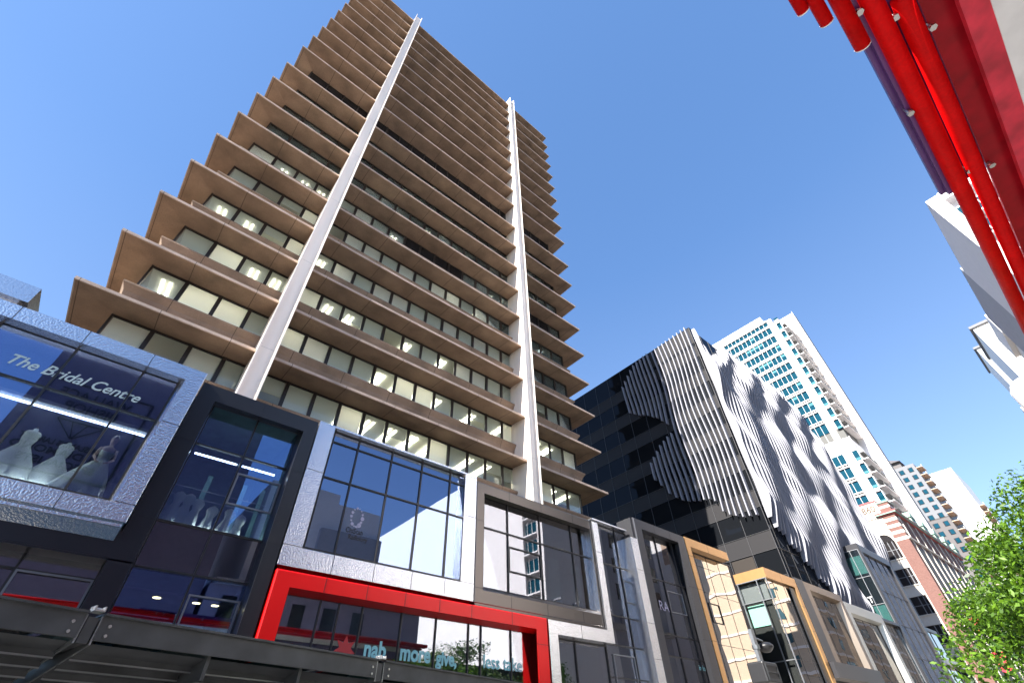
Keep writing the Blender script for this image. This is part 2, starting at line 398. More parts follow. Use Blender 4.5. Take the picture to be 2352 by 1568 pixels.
# ------------------------------------------------------------------ shop fronts
def glaze(root, xs, zs, y, gm, mm='mullion_dark', skip=(), mw=.045, proud=.05, spand=(), spm='spandrel_glass'):
    for i in range(len(xs)-1):
        for j in range(len(zs)-1):
            if (i, j) in skip: continue
            mt = spm if (i, j) in spand or (None, j) in spand else gm
            MB().box(xs[i]+mw*.4, xs[i+1]-mw*.4, y, y+.02, zs[j]+mw*.4, zs[j+1]-mw*.4).build('pane', mt, root)
    for x in xs: MB().box(x-mw/2, x+mw/2, y-proud, y+.05, zs[0], zs[-1]).build('mullion', mm, root)
    for z in zs: MB().box(xs[0]+mw/2, xs[-1]-mw/2, y-proud+.006, y+.045, z-mw/2, z+mw/2).build('transom', mm, root)
def vent(root, x0, x1, z0, z1, y, mt='mullion_grey', w=.04):
    m = MB(); m.ring([(x0,x1,z0,z1,y),(x0,x1,z0,z1,y-.05),(x0+w,x1-w,z0+w,z1-w,y-.05),(x0+w,x1-w,z0+w,z1-w,y)]); m.build('opening_sash', mt, root)
def joints(root, L):
    for b in L: MB().box(*b).build('panel_joint', 'sign_dark', root)
def room(root, x0, x1, z0, z1, y0, y1, mt):
    m = MB(); m.quad((x0,y1,z0),(x1,y1,z0),(x1,y1,z1),(x0,y1,z1)); m.quad((x0,y0,z1),(x1,y0,z1),(x1,y1,z1),(x0,y1,z1))
    m.quad((x0,y0,z0),(x1,y0,z0),(x1,y1,z0),(x0,y1,z0)); m.quad((x0,y0,z0),(x0,y1,z0),(x0,y1,z1),(x0,y0,z1)); m.quad((x1,y0,z0),(x1,y1,z0),(x1,y1,z1),(x1,y0,z1))
    m.build('room_interior', mt, root)

# 1 bridal shop bay
B1 = thing('shop_bay', 'hammered silver framed window box with bridal lettering and gowns inside', 'shop front', (-3, 14, 5.6), 'framed shop fronts along the street')
m = MB(); m.ring([(-8,.15,5.95,10.36,14.9),(-8,.15,5.95,10.36,13.72),(-7.98,.13,5.97,10.34,13.7),(-7.6,-.27,6.34,9.93,13.7),(-7.5,-.37,6.45,9.90,13.98)])
m.box(-7.95,.10,13.74,14.88,5.86,5.948)
m.add([(-7.95,13.72,5.94),(.12,13.72,5.94),(.10,14.0,5.62),(-7.95,14.0,5.62)],[(0,1,2,3)]); m.add([(.15,13.72,5.94),(.10,14.0,5.62),(.10,14.9,5.62),(.15,14.9,5.94)],[(0,1,2,3)])
m.box(-8,.08,14.0,14.9,5.58,5.62); m.build('frame', 'silver_panel', B1)
joints(B1, [(x-.008,x+.008,13.696,13.72,9.93,10.362) for x in (-4.1,-2.7,-1.21)]+[(x-.008,x+.008,13.696,13.72,5.94,6.34) for x in (-4.1,-2.7,-1.2)]+[(-.27,.152,13.696,13.72,8.55,8.566),(-.27,.152,13.696,13.72,6.36,6.374)])
glaze(B1, [-7.5,-6.0,-4.25,-2.73,-1.23,-.38], [6.45,8.64,9.92], 14.0, 'shop_glass_blue')
room(B1, -7.9, .1, 6.3, 10.1, 14.1, 18.5, 'interior_lilac')
for (x0, x1, z) in ((-7.2, -4.0, 8.15), (-3.6, -.45, 8.15)): MB().box(x0, x1, 14.62, 14.66, z+.3, z+.34).build('shop_tube_light', 'shop_tube', B1)
MB().box(-7.2, -.45, 14.16, 14.24, 6.36, 6.40).build('hidden_fill_low', 'hidden_fill', B1); MB().box(-7.2, -.4, 14.1, 14.17, 10.03, 10.07).build('hidden_fill_top', 'hidden_fill', B1)  # unseen glow strips added below and above to brighten the bridal window
MB().box(-7.9, .1, 14.5, 18.4, 8.52, 8.6).build('ceiling_bulkhead', 'render_grey', B1)
text('lettering', 'The Bridal Centre', .40, (-3.72, 13.997, 8.97), RF, 'sign_pale', B1, shear=.35, xs=.93, bold=.006)
# 1b silver box above left
B0 = thing('roof_fascia_box', 'silver metal roof fascia above the bridal window at the left edge', 'roof fascia', (-6, 14, 10.36))
m = MB(); m.box(-9, -4.1, 13.7, 15.2, 10.5, 11.02); m.build('fascia', 'silver_smooth', B0)
m = MB(); m.box(-9, -4.3, 13.9, 15.1, 10.362, 10.5); m.build('gravel_strip', 'silver_panel', B0)

# 2 black frame bay
B2 = thing('shop_bay', 'glossy black framed bay with gowns on hangers between two silver frames', 'shop front', (2, 14, 3), 'framed shop fronts along the street')
m = MB(); m.ring([(.18,3.70,2.5,10.24,14.9),(.18,3.70,2.5,10.24,14.0),(.66,3.32,2.9,9.76,14.0),(.71,3.30,3.0,9.9,14.5)])
m.build('frame', 'black_panel', B2)
m = MB(); m.box(-8, .175, 13.99, 14.9, 5.28, 5.86); m.add([(.16,13.99,5.84),(.68,13.995,5.27),(-8,13.995,5.27),(-8,13.99,5.84)],[(0,1,2,3)]); m.box(-8,.66,14.0,14.9,5.24,5.279); m.build('lower_band', 'black_panel', B2)
joints(B2, [(1.94,1.955,13.996,14.01,9.76,10.242),(.18,.66,13.996,14.01,8.41,8.425),(.18,.66,13.996,14.01,6.25,6.265),(3.32,3.702,13.996,14.01,8.41,8.425),(3.32,3.702,13.996,14.01,6.28,6.295)])
glaze(B2, [.71,2.02,3.32], [3.0,5.33,6.43,8.61,9.9], 14.5, 'shop_glass_blue', spand=((None,1),), skip=())
glaze(B2, [-8,-6,-4.2,-2.6,-1.22,.17,.70], [3.0,4.93,5.31], 14.52, 'shop_glass', skip=((5,0),(5,1)))
MB().box(.19,.69,14.53,14.56,3,5.3).build('side_panel', 'spandrel_grey', B2)
vent(B2, 2.05, 3.28, 7.19, 8.1, 14.5); vent(B2, 2.08, 3.27, 3.4, 4.92, 14.5); vent(B2, -1.2, .15, 3.4, 4.92, 14.5)
room(B2, .7, 3.3, 6.4, 9.95, 14.6, 18.5, 'interior_teal'); room(B2, -7.9, 3.3, 3.0, 5.3, 14.6, 18.0, 'interior_teal')
for (x0, x1, z) in ((.83, 1.97, 8.42), (2.12, 3.07, 8.42)): MB().box(x0, x1, 14.7, 14.74, z, z+.035).build('shop_tube_light', 'shop_tube', B2)
for x in (1.55, 2.45, 2.9): MB().lathe((x, 15.4, 4.95), [(0, 0), (.09, 0), (.1, .03)], 16).build('downlight', 'downlight', B2)
MB().box(.72, 3.28, 14.9, 18.0, 4.96, 5.0).build('ceiling', 'interior_lilac', B2)
MB().box(.8, 3.25, 14.62, 14.68, 6.405, 6.425).build('hidden_fill_low', 'hidden_fill', B2)  # unseen glow strip added to brighten the hanging gowns
for x in (1.5, 2.5, 3.05): MB().box(x, x+.12, 15.6, 15.7, 6.5, 8.3).build('shelf_upright', 'teal_blind', B2)
for z in (7.35, 7.6): MB().tube((.75, 15.05, z), (3.2, 15.05, z), .012, 8).build('hanging_rail', 'steel', B2)

# 3 silver frame bay
B3 = thing('shop_bay', 'hammered silver framed glass bay with radiology clinic logo on the pane', 'shop front', (7, 14, 5.8), 'framed shop fronts along the street')
m = MB()
m.add([(3.74,14.9,10.33),(3.74,14.0,10.33),(4.28,14.0,10.33),(4.36,14.25,10.33),(3.74,14.9,5.8),(3.74,14.0,5.8),(4.28,14.0,6.31),(4.36,14.25,6.42)],
      [(0,1,5,4),(1,2,6,5),(2,3,7,6),(0,3,2,1)])
m.add([(10.32,14.9,10.33),(10.32,14.0,10.33),(9.76,14.0,10.33),(9.93,14.25,10.33),(10.32,14.9,5.8),(10.32,14.0,5.8),(9.76,14.0,6.31),(9.93,14.25,6.42)],
      [(0,4,5,1),(1,5,6,2),(2,6,7,3),(0,1,2,3)])
m.add([(3.74,14.0,5.8),(10.32,14.0,5.8),(9.76,14.0,6.31),(4.28,14.0,6.31),(4.36,14.25,6.42),(9.93,14.25,6.42),(3.9,14.3,5.69),(10.2,14.3,5.69)],
      [(0,1,2,3),(3,2,5,4),(0,6,7,1)])
m.box(4.29, 9.75, 14.0, 14.9, 10.27, 10.335); m.build('frame', 'silver_panel', B3, recalc=False)
joints(B3, [(x-.007,x+.007,13.996,14.01,5.8,6.31) for x in (5.25,6.56,7.87,9.13)]+[(3.74,4.28,13.996,14.01,z,z+.013) for z in (6.33,8.6)]+[(9.76,10.322,13.996,14.01,z,z+.013) for z in (6.33,8.63)])
glaze(B3, [4.38,5.31,6.63,7.91,9.2,9.93], [6.42,8.61,9.88,10.27], 14.25, 'clinic_glass')
room(B3, 4.3, 9.9, 6.4, 10.2, 14.4, 17.5, 'render_grey')
rg = random.Random(3)
lg = MB()
for i, r_ in enumerate((.075,.045,.03,.02,.04,.03,.055,.05,.035,.06,.03,.045,.08,.05)):
    a = i*2*math.pi/14; lg.tube((5.78+.21*math.cos(a)*.9, 14.244, 7.63+.29*math.sin(a)), (5.78+.21*math.cos(a)*.9, 14.249, 7.63+.29*math.sin(a)), r_*.9, 14)
lg.build('logo_dots', 'sign_lilac', B3)
text('lettering', 'CitiScan', .225, (5.50, 14.247, 7.13), RF, 'sign_dark', B3, xs=.78, bold=.004)
text('lettering', 'Radiology', .20, (5.62, 14.247, 6.95), RF, 'sign_dark', B3, xs=.82, bold=.004)

# 4 red bank frame
B4 = thing('shop_bay', 'bright red framed long window with bank slogan lettering below the silver frames', 'shop front', (8.7, 14, 2.6), 'framed shop fronts along the street')
m = MB(); m.ring([(3.76,13.66,2.6,5.67,14.9),(3.76,13.66,2.6,5.67,13.92),(3.79,13.63,2.63,5.64,13.9),(4.2,13.1,2.9,5.28,13.9),(4.3,13.4,3.0,5.20,14.28)])
m.build('frame', 'red_panel', B4)
joints(B4, [(x-.006,x+.006,13.896,13.91,5.28,5.672) for x in (5.14,6.41,7.68,8.93,10.2,11.96)]+[(3.76,4.2,13.896,13.91,4.02,4.03),(13.1,13.662,13.896,13.91,4.82,4.83)])
glaze(B4, [4.3,5.27,5.82,6.54,7.84,9.09,10.37,10.89,12.2,13.45], [2.6,5.27], 14.3, 'shop_glass', mw=.03)
MB().box(4.3,13.4,14.6,14.7,2.6,5.3).build('lining', 'interior_lilac', B4)
text('lettering', 'nab', .56, (6.78, 14.297, 4.01), RF, 'sign_teal', B4, xs=.88, bold=.02)
text('lettering', 'more', .56, (7.93, 14.297, 4.02), RF, 'sign_teal', B4, xs=.86, bold=.02)
text('lettering', 'give,', .50, (9.2, 14.297, 4.0), RF, 'sign_teal', B4, xs=.86, bold=.02)
text('lettering', 'less take', .50, (11.0, 14.297, 4.04), RF, 'sign_teal', B4, xs=.98, bold=.012)
st = MB(); pts = []
for i in range(14):
    a = math.pi/2+i*math.pi/7; r_ = .33 if i % 2 == 0 else .17; pts.append((6.22+r_*math.cos(a), 4.12+r_*math.sin(a)))
st.add([(x, 14.295, z) for x, z in pts]+[(x, 14.299, z) for x, z in pts], [tuple(range(14)), tuple(range(14, 28))]+[(i,(i+1)%14,14+(i+1)%14,14+i) for i in range(14)])
st.build('star_emblem', 'sign_red', B4)

# 5 taupe frame bay
B5 = thing('shop_bay', 'dark taupe framed wide window box with white reflections right of the silver bay', 'shop front', (13.7, 14, 5.75), 'framed shop fronts along the street')
m = MB(); m.ring([(10.36,17.7,5.78,10.16,14.9),(10.36,17.02,5.78,10.16,14.02),(10.38,16.98,5.80,10.12,14.0),(10.72,16.94,6.2,9.74,14.0),(10.98,17.3,6.42,9.78,14.36)])
m.box(10.4, 17.05, 14.02, 14.9, 5.70, 5.779); m.build('frame', 'taupe_panel', B5)
joints(B5, [(x-.008,x+.008,13.996,14.01,z0,z1) for x in (12.03,13.84,15.82) for z0,z1 in ((5.8,6.2),(9.74,10.162))]+[(10.36,10.72,13.996,14.01,z,z+.014) for z in (6.25,8.6)])
glaze(B5, [10.98,12.23,14.04,16.0,17.36], [6.42,8.57,9.82], 14.4, 'shop_glass')
vent(B5, 12.26, 14.0, 7.16, 8.1, 14.4, 'mullion_dark')
room(B5, 11, 17.3, 6.4, 9.9, 14.5, 17.5, 'interior_teal')
MB().box(14.9, 15.5, 14.8, 14.9, 6.5, 8.3).build('pillar', 'teal_blind', B5); MB().box(16.2, 16.7, 14.7, 14.76, 6.5, 8.2).build('blind', 'teal_blind', B5)

# 6 silver L
B6 = thing('shop_bay', 'sparkling silver stepped frame around a lower green glass window', 'shop front', (15.6, 14, 2.6), 'framed shop fronts along the street')
m = MB()
m.box(17.06, 17.44, 13.9, 14.9, 5.66, 10.09); m.box(13.72, 17.44, 13.9, 14.9, 5.22, 5.655); m.box(13.72, 14.18, 13.9, 14.9, 2.6, 5.215); m.build('frame', 'silver_panel', B6)
joints(B6, [(17.05,17.45,13.896,13.91,8.72,8.733),(15.5,15.515,13.896,13.91,5.2,5.665)])
glaze(B6, [14.2,15.55,17.4], [2.6,5.2], 14.4, 'shop_glass'); MB().box(14.2,17.4,14.8,14.9,2.6,5.2).build('lining', 'interior_teal', B6)
# 7 glass block + silver post
B7 = thing('shop_bay', 'narrow dark glass bay under a thin silver cap with one silver post at its right', 'shop front', (19, 14, 2.6), 'framed shop fronts along the street')
glaze(B7, [17.5,19.4,20.75], [2.6,4.2,5.33,6.45,8.58,10.38], 14.5, 'shop_glass', spand=((None,2),))
m = MB(); m.box(17.46,20.1,14.2,14.9,10.39,10.46); m.box(19.9,20.45,13.9,14.9,2.6,10.0); m.build('frame', 'silver_panel', B7)
joints(B7, [(19.89,20.46,13.896,13.91,z,z+.013) for z in (8.5,6.25,4.9)])
vent(B7, 19.43, 20.4, 7.1, 8.05, 14.5); vent(B7, 17.9, 19.3, 3.2, 5.0, 14.5); room(B7, 17.5, 20.7, 6.4, 10.3, 14.6, 17, 'interior_teal'); MB().box(17.5,20.7,14.8,14.9,2.6,5.3).build('lining', 'interior_lilac', B7)
# 8 dark frame 2
B8 = thing('shop_bay', 'tall charcoal framed glass bay rising above its neighbours left of the gold frame', 'shop front', (22.6, 14, 2.6), 'framed shop fronts along the street')
m = MB(); m.ring([(20.47,25.07,2.5,11.13,14.9),(20.47,25.07,2.5,11.13,13.95),(20.5,25.0,2.6,11.1,13.9),(21.02,24.3,2.9,10.64,13.9),(21.3,24.5,3.0,10.7,14.28)])
m.box(20.3,20.465,14.0,14.9,2.5,11.1); m.build('frame', 'grey_panel', B8)
joints(B8, [(x-.01,x+.01,13.896,13.95,10.64,11.132) for x in (22.2,23.6)]+[(24.3,25.072,13.896,13.95,z,z+.014) for z in (8.4,6.02)]+[(20.47,21.02,13.896,13.95,z,z+.014) for z in (8.4,6.02)])
glaze(B8, [21.3,22.58,24.1,24.55], [2.6,5.2,6.05,8.45,10.72], 14.3, 'shop_glass', spand=((None,1),))
vent(B8, 22.62, 23.95, 7.06, 8.04, 14.3); room(B8, 21.3, 24.5, 6, 10.7, 14.4, 17, 'interior_teal'); MB().box(21.3,24.5,14.7,14.8,2.6,5.3).build('lining', 'interior_lilac', B8)
text('lettering', 'RA', .62, (21.72, 14.297, 7.06), RF, 'sign_lilac', B8); text('lettering', 'indu', .3, (23.9, 14.297, 4.82), RF, 'sign_teal', B8)
MB().box(21.35,24.4,14.55,14.6,6.1,7.2).build('blind', 'window_blue', B8)
def scx(k): return lambda p: (p[0]*k, p[1]*k, 1.6+(p[2]-1.6)*k)
# 9 gold frame with deep niche
B9 = thing('shop_bay', 'gold framed glass bay with wavy cream reflections between charcoal frame and corner block', 'shop front', (27.6, 14, 2.6), 'framed shop fronts along the street')
m = MB(); m.box(25.1,25.5,13.9,14.9,2.5,10.66); m.box(25.1,29.68,13.9,14.9,10.665,11.14); m.build('frame', 'gold_panel', B9)
joints(B9, [(25.09,25.51,13.896,13.95,z,z+.014) for z in (10.1,8.4,6.05)]+[(27.4,27.41,13.896,13.95,10.66,11.145)])
glaze(B9, [25.5,26.55,27.75,29.0,30.3], [2.6,4.0,6.1,8.55,9.95,10.6], 14.4, 'shop_glass_wavy', 'mullion_dark', mw=.022, proud=.012)
vent(B9, 26.6, 27.7, 7.1, 8.05, 14.4, 'mullion_dark', .03)
MB().box(25.6,30.3,14.8,14.9,2.6,10.6).build('lining', 'sign_dark', B9); MB().box(25.5,30.6,14.36,14.9,10.62,10.66).build('cap', 'black_panel', B9)
DXF = None
# 10 gold corner block
B10 = thing('shop_bay', 'gold capped corner block with teal blind behind its side glass', 'shop front', (36.5, 15, 2.6), 'framed shop fronts along the street')
m = MB(); m.box(34.2,38.75,13.9,14.36,10.5,11.12); m.box(34.2,34.6,14.361,18.5,10.5,11.12); m.box(38.28,38.75,13.9,14.36,2.5,10.495); m.build('frame', 'gold_panel', B10)
joints(B10, [(38.27,38.76,13.896,13.95,z,z+.014) for z in (9.3,7.85,6.0)]+[(36.5,36.51,13.896,13.95,10.5,11.125)])
glaze(B10, [34.25,35.35,36.9,38.2], [2.6,5.3,6.05,7.9,9.3,10.48], 14.1, 'shop_glass_wavy', mw=.022, proud=.012); MB().box(34.61,38.2,14.5,14.6,1.7,10.4).build('lining', 'sign_dark', B10)
MB().box(37.5,38.25,13.98,14.05,2.6,10.4).build('black_panel', 'black_panel', B10)
def glaze_x(root, ys, zs, x, gm, mm='mullion_grey', mw=.05):
    for i in range(len(ys)-1):
        for j in range(len(zs)-1): MB().box(x, x+.02, ys[i]+.02, ys[i+1]-.02, zs[j]+.02, zs[j+1]-.02).build('pane', gm(i, j) if callable(gm) else gm, root)
    for y in ys: MB().box(x-.05, x+.05, y-mw/2, y+mw/2, zs[0], zs[-1]).build('mullion', mm, root)
    for z in zs: MB().box(x-.044, x+.045, ys[0]+mw/2, ys[-1]-mw/2, z-mw/2, z+mw/2).build('transom', mm, root)
glaze_x(B10, [13.98,14.64,16.0,17.2,18.4], [2.6,6.0,9.26,10.49], 34.22, 'tower_glass')
MB().box(34.5,34.54,14.75,15.95,7.95,9.15).build('blind', 'teal_blind', B10); MB().box(34.5,34.54,14.1,18.2,9.3,10.4).build('blind', 'mullion_grey', B10); MB().box(34.56,34.6,14.1,18.4,2.6,10.4).build('lining', 'sign_dark', B10)
# 11 bronze bay
B11 = thing('shop_bay', 'bronze framed projecting window box right of the gold corner block', 'shop front', (42.8, 14, 5.4), 'framed shop fronts along the street')
m = MB(); m.ring([(38.85,46.9,5.4,11.27,15.0),(38.85,46.9,5.4,11.27,14.1),(39.0,46.85,5.6,11.22,13.9),(40.9,46.3,6.25,10.72,13.9),(41.0,46.2,6.4,10.6,14.28)]); m.build('frame', ['bronze_panel'], B11)
m = MB(); m.box(38.84,40.1,13.88,14.6,5.5,11.25); m.box(38.84,46.9,13.6,15.0,5.35,6.2); m.build('dark_cheek', 'grey_panel', B11)
glaze(B11, [41,42.4,43.8,45.1,46.2], [6.4,9.4,10.6], 14.3, 'shop_glass_wavy', mw=.022, proud=.012); MB().box(41,46.2,14.7,14.8,6.3,10.6).build('lining', 'sign_dark', B11)
glaze(B11, [38.9,41,43.8,47], [2.5,5.3], 14.5, 'shop_glass_wavy', mw=.03, proud=.015); MB().box(38.9,47,14.9,15,2.5,5.3).build('lining', 'sign_dark', B11)
# 12 pale frame bay
B12 = thing('shop_bay', 'pale stone framed sloping window bay under the lowest white louvres', 'shop front', (51, 14, 5), 'framed shop fronts along the street')
m = MB(); m.ring([(46.95,55.2,4.6,10.85,15.0),(46.95,55.2,4.6,10.85,13.95),(47.0,55.1,4.7,10.8,13.9),(47.6,54.4,5.3,10.1,13.9),(47.7,54.3,5.5,10.0,14.3)]); m.build('frame', 'pale_metal', B12)
glaze(B12, [47.7,49.3,51,52.7,54.3], [5.5,10.0], 14.35, 'shop_glass_wavy', mw=.03, proud=.015); MB().box(47.7,54.3,14.7,14.8,5.4,10.0).build('lining', 'sign_dark', B12)
glaze(B12, [47,51,55.2], [2.0,4.6], 14.5, 'shop_glass_wavy', mw=.05); MB().box(47,55.2,14.9,15,2,4.6).build('lining', 'sign_dark', B12)
DXF = None
# podium body behind the shop fronts
PB = thing('podium_building', 'dark two storey podium behind the framed shop fronts', 'building', (10, 17, 0))
m = MB(); m.box(-9,25,18.6,19.9,0,10.3); m.quad((-9,14.9,10.24),(25,14.9,10.24),(25,18.6,10.24),(-9,18.6,10.24)); m.box(34.65,56,15.2,16.3,0,11.0); m.box(30.32,30.6,14.4,18.6,0,10.6); m.box(30.6,34.2,18.5,19.5,0,9.5)
for x0,x1 in ((-9,.16),(3.5,3.9),(10.2,10.9),(24.6,25.4)): m.box(x0,x1,14.95,18.6,0,6.2 if x0<0 else 10.2)
m.quad((34.6,14.4,11.02),(56,14.4,11.02),(56,16.3,11.02),(34.6,16.3,11.02)); m.build('wall', 'core_wall', PB)

# ------------------------------------------------------------------ dresses and mannequins
def gown(name, label, cat, x, y, z, h, arms=True, person=True, lean=0, grp=None):
    o = thing(name, label, cat, (x, y, z), grp); s = h/1.75
    m = MB(); n = 28; prof = [(.62,0),(.58,.12),(.50,.35),(.40,.6),(.28,.82),(.17,1.0),(.125,1.08),(.14,1.16),(.165,1.27),(.15,1.33)]
    vs = []; fs = []
    for j, (r_, zz) in enumerate(prof):
        for i in range(n):
            a = 2*math.pi*i/n; fold = 1+.10*max(0, 1-zz/1.0)*math.sin(a*9+zz*2)
            vs.append((x+(r_*fold*math.cos(a)*1.0-lean*max(0,1-zz)*.5)*s, y+r_*fold*.62*math.sin(a)*s, z+zz*s))
    for j in range(len(prof)-1):
        for i in range(n): fs.append((j*n+i, j*n+(i+1)%n, (j+1)*n+(i+1)%n, (j+1)*n+i))
    m.add(vs, fs); m.build('gown', 'white_cloth', o, smooth=True)
    b = MB(); c = (x, y, z)
    P = lambda dx, dy, dz: (x+dx*s, y+dy*s, z+dz*s)
    if person:
        b.lathe(P(0,0,0), [(r_*s, zz*s) for r_, zz in ((.13,1.25),(.165,1.36),(.15,1.42),(.06,1.47),(.048,1.52),(.055,1.56),(.078,1.61),(.088,1.67),(.082,1.73),(.05,1.77),(.0,1.785))], 20, (1, .72))
        for sd in (-1, 1):
            b.tube(P(sd*.165,0,1.40), P(sd*.22,.02,1.14), .043*s, 10, .036*s); b.tube(P(sd*.22,.02,1.145), P(sd*.12,-.14,.96), .036*s, 10, .024*s)
            for f in range(4): b.tube(P(sd*(.12-.012*f),-.14,.965), P(sd*(.075-.01*f),-.19+.008*f,.905+.012*f), .008*s, 6)
            b.tube(P(sd*.125,-.15,.975), P(sd*.1,-.19,.955), .009*s, 6)
        b.tube(P(-.02,-.062,1.655), P(-.02,-.085,1.64), .012*s, 6)
        b.build('body', 'skin', o, smooth=True)
        hm = MB(); hm.lathe(P(0,.012,0), [(r_*s, zz*s) for r_, zz in ((.07,1.60),(.092,1.66),(.09,1.73),(.06,1.79),(.03,1.83),(0,1.84))], 16, (1, .8)); hm.build('hair', 'taupe_panel', o, smooth=True)
    else:
        b.lathe(P(0,0,0), [(r_*s, zz*s) for r_, zz in ((.14,1.28),(.175,1.38),(.14,1.44),(.055,1.47),(.05,1.53),(0,1.54))], 18, (1, .7)); b.build('torso', 'white_cloth', o, smooth=True)
        MB().tube(P(0,0,1.53), P(0,0,1.6), .02*s, 8).build('neck_cap', 'bark', o)
    return o
gown('mannequin', 'mannequin in a white strapless ball gown in the right bridal pane', 'mannequin', -.95, 14.36, 6.47, 1.62, lean=.35)
gown('dress_form', 'headless form with full white skirt left of centre in the bridal window', 'dress form', -2.45, 14.6, 6.47, 1.62, person=False, grp='dress forms in the bridal window')
gown('dress_form', 'headless form in white dress between the gowned mannequin and another form', 'dress form', -1.75, 14.75, 6.47, 1.55, person=False, grp='dress forms in the bridal window')
gown('dress_form', 'leftmost headless form in white dress behind the bridal glass', 'dress form', -3.35, 14.55, 6.47, 1.5, person=False, grp='dress forms in the bridal window')
spots = [(.98, 7.30, 'leftmost white gown hanging on the rail in the black framed bay'), (1.22, 7.30, 'second white gown from the left on the black bay rail'), (1.47, 7.22, 'third white gown from the left on the black bay rail'), (1.86, 7.12, 'white gown hanging just left of the black bay mullion'),
         (2.30, 7.16, 'white gown hanging just right of the black bay mullion'), (2.62, 7.06, 'rightmost white gown on the rail in the black bay')]
dp = None
for (x, z, lb) in spots:
    if dp is None:
        o = thing('hanging_gown', lb, 'gown', (x, 14.72, z), 'gowns hanging in the black framed bay')
        m = MB(); n = 24; prof = [(.02,.02),(.11,-.03),(.15,-.10),(.12,-.2),(.085,-.3),(.115,-.42),(.15,-.62),(.19,-.86)]; vs = []; fs = []
        for j, (r_, zz) in enumerate(prof):
            for i in range(n):
                a = 2*math.pi*i/n; fold = 1+.34*min(1, max(0, -zz))*math.sin(a*9+zz*3); vs.append((x+r_*fold*math.cos(a)-.12*max(0, -zz-.2), 14.72+r_*fold*.55*math.sin(a), z+zz))
        for j in range(len(prof)-1):
            for i in range(n): fs.append((j*n+i, j*n+(i+1)%n, (j+1)*n+(i+1)%n, (j+1)*n+i))
        m.add(vs, fs).build('gown_cloth', 'white_cloth', o, smooth=True)
        MB().tube((x, 14.72, z), (x, 15.0, z+.06), .006, 6).tube((x-.09, 14.72, z-.04), (x+.09, 14.72, z-.04), .006, 6).build('hanger', 'steel', o)
        dp = o
    else:
        o = dp.copy(); COL.objects.link(o); o.location = (x, 14.72, z); o['label'] = lb; o.rotation_euler = (0, 0, rnd.uniform(-.4, .4))
        for ch in dp.children: c = ch.copy(); COL.objects.link(c); c.parent = o

# ------------------------------------------------------------------ street awnings
AY = math.atan2(.25, 1)
def awn(name_label, x0, x1, dy=0, z=3.39, grp='glass and steel street awnings'):
    base = Vector((-.75, 9.36+dy, z)); ca, sa = math.cos(AY), math.sin(AY)
    xf = lambda p: (base.x+(p[0])*ca-p[1]*sa, base.y+(p[0])*sa+p[1]*ca, base.z+p[2])
    o = thing('street_awning', name_label, 'awning', xf(((x0+x1)/2, 1.5, 0)), grp)
    m = MB(xf); m.box(x0,x1,0,.06,-.30,.0); m.box(x0,x1,-.05,.11,0,.03); m.build('front_beam', 'steel_dark', o)
    for i, (y, zz) in enumerate(((.16,-.34),(.52,-.42),(.9,-.5),(1.35,-.58))):
        m = MB(xf); m.add([(x0,y,zz+.02),(x1,y,zz+.02),(x1,y+.34,zz-.06),(x0,y+.34,zz-.06)],[(0,1,2,3)]); m.box(x0,x1,y+.34,y+.37,zz-.13,zz-.04); m.build('louvre_blade', 'steel_dark', o); MB(xf).box(x0,x1,y+.33,y+.375,zz-.15,zz-.131).build('blade_lip', 'steel', o)
    m = MB(xf); m.box(x0,x1,1.75,4.3,-.66,-.63); m.build('soffit', 'soffit_panel', o)
    m = MB(xf); m.box(x0,x1,.1,4.3,.02,.035); m.build('glass_roof', 'canopy_glass', o)
    k = int((x1-x0)/2.4)
    for i in range(1, k+1):
        x = x0+(x1-x0)*i/(k+1); MB(xf).box(x-.03,x+.03,.1,4.3,-.62,-.02).build('rafter', 'steel_dark', o)
    for ex in (x0, x1):
        sg = 1 if ex == x0 else -1
        m = MB(xf); m.add([(ex-.012,.0,-.01),(ex+.012,.0,-.01),(ex+.012,3.2,-.66),(ex-.012,3.2,-.66),(ex-.012,0,-.36),(ex+.012,0,-.36),(ex+.012,3.0,-.86),(ex-.012,3.0,-.86)],[(0,1,2,3),(4,7,6,5),(0,4,5,1),(1,5,6,2),(2,6,7,3),(3,7,4,0)]); m.build('end_plate', 'steel', o)
        b = MB(xf)
        for (y, zz) in ((.03,-.12),(.03,-.24)): b.tube((ex+sg*.13,-.03,zz),(ex+sg*.13,0,zz),.022,10)
        for (y, zz) in ((.7,-.34),(1.3,-.5)): b.tube((ex+sg*.012,y,zz),(ex+sg*.04,y,zz),.03,10)
        b.build('bolts', 'bolt_metal', o)
    return xf
awn('left street awning of dark louvred steel below the bridal window', -9, 1.02)
xf = awn('middle street awning of dark louvred steel below the black bay', 1.22, 6.5)
awn('right street awning of dark louvred steel under the bank slogan', 6.7, 19)
for x, lb in ((1.12, 'steel bracket clamp joining the left and middle street awnings'), (6.6, 'steel bracket clamp joining the awnings below the bank slogan')):
    o = thing('awning_bracket', lb, 'bracket', xf((x, 1, 0)), 'awning bracket clamps')
    MB(xf).box(x-.07,x+.07,.02,3.1,-.35,-.03).build('arm', 'steel_dark', o)
    m = MB(xf); m.box(x-.07,x+.07,-.07,.12,.032,.05); m.box(x-.07,x-.052,-.07,.12,.05,.10); m.box(x+.052,x+.07,-.07,.12,.05,.10); m.tube((x-.09,.03,.08),(x+.09,.03,.08),.013,10); m.build('clamp', 'bolt_metal', o)

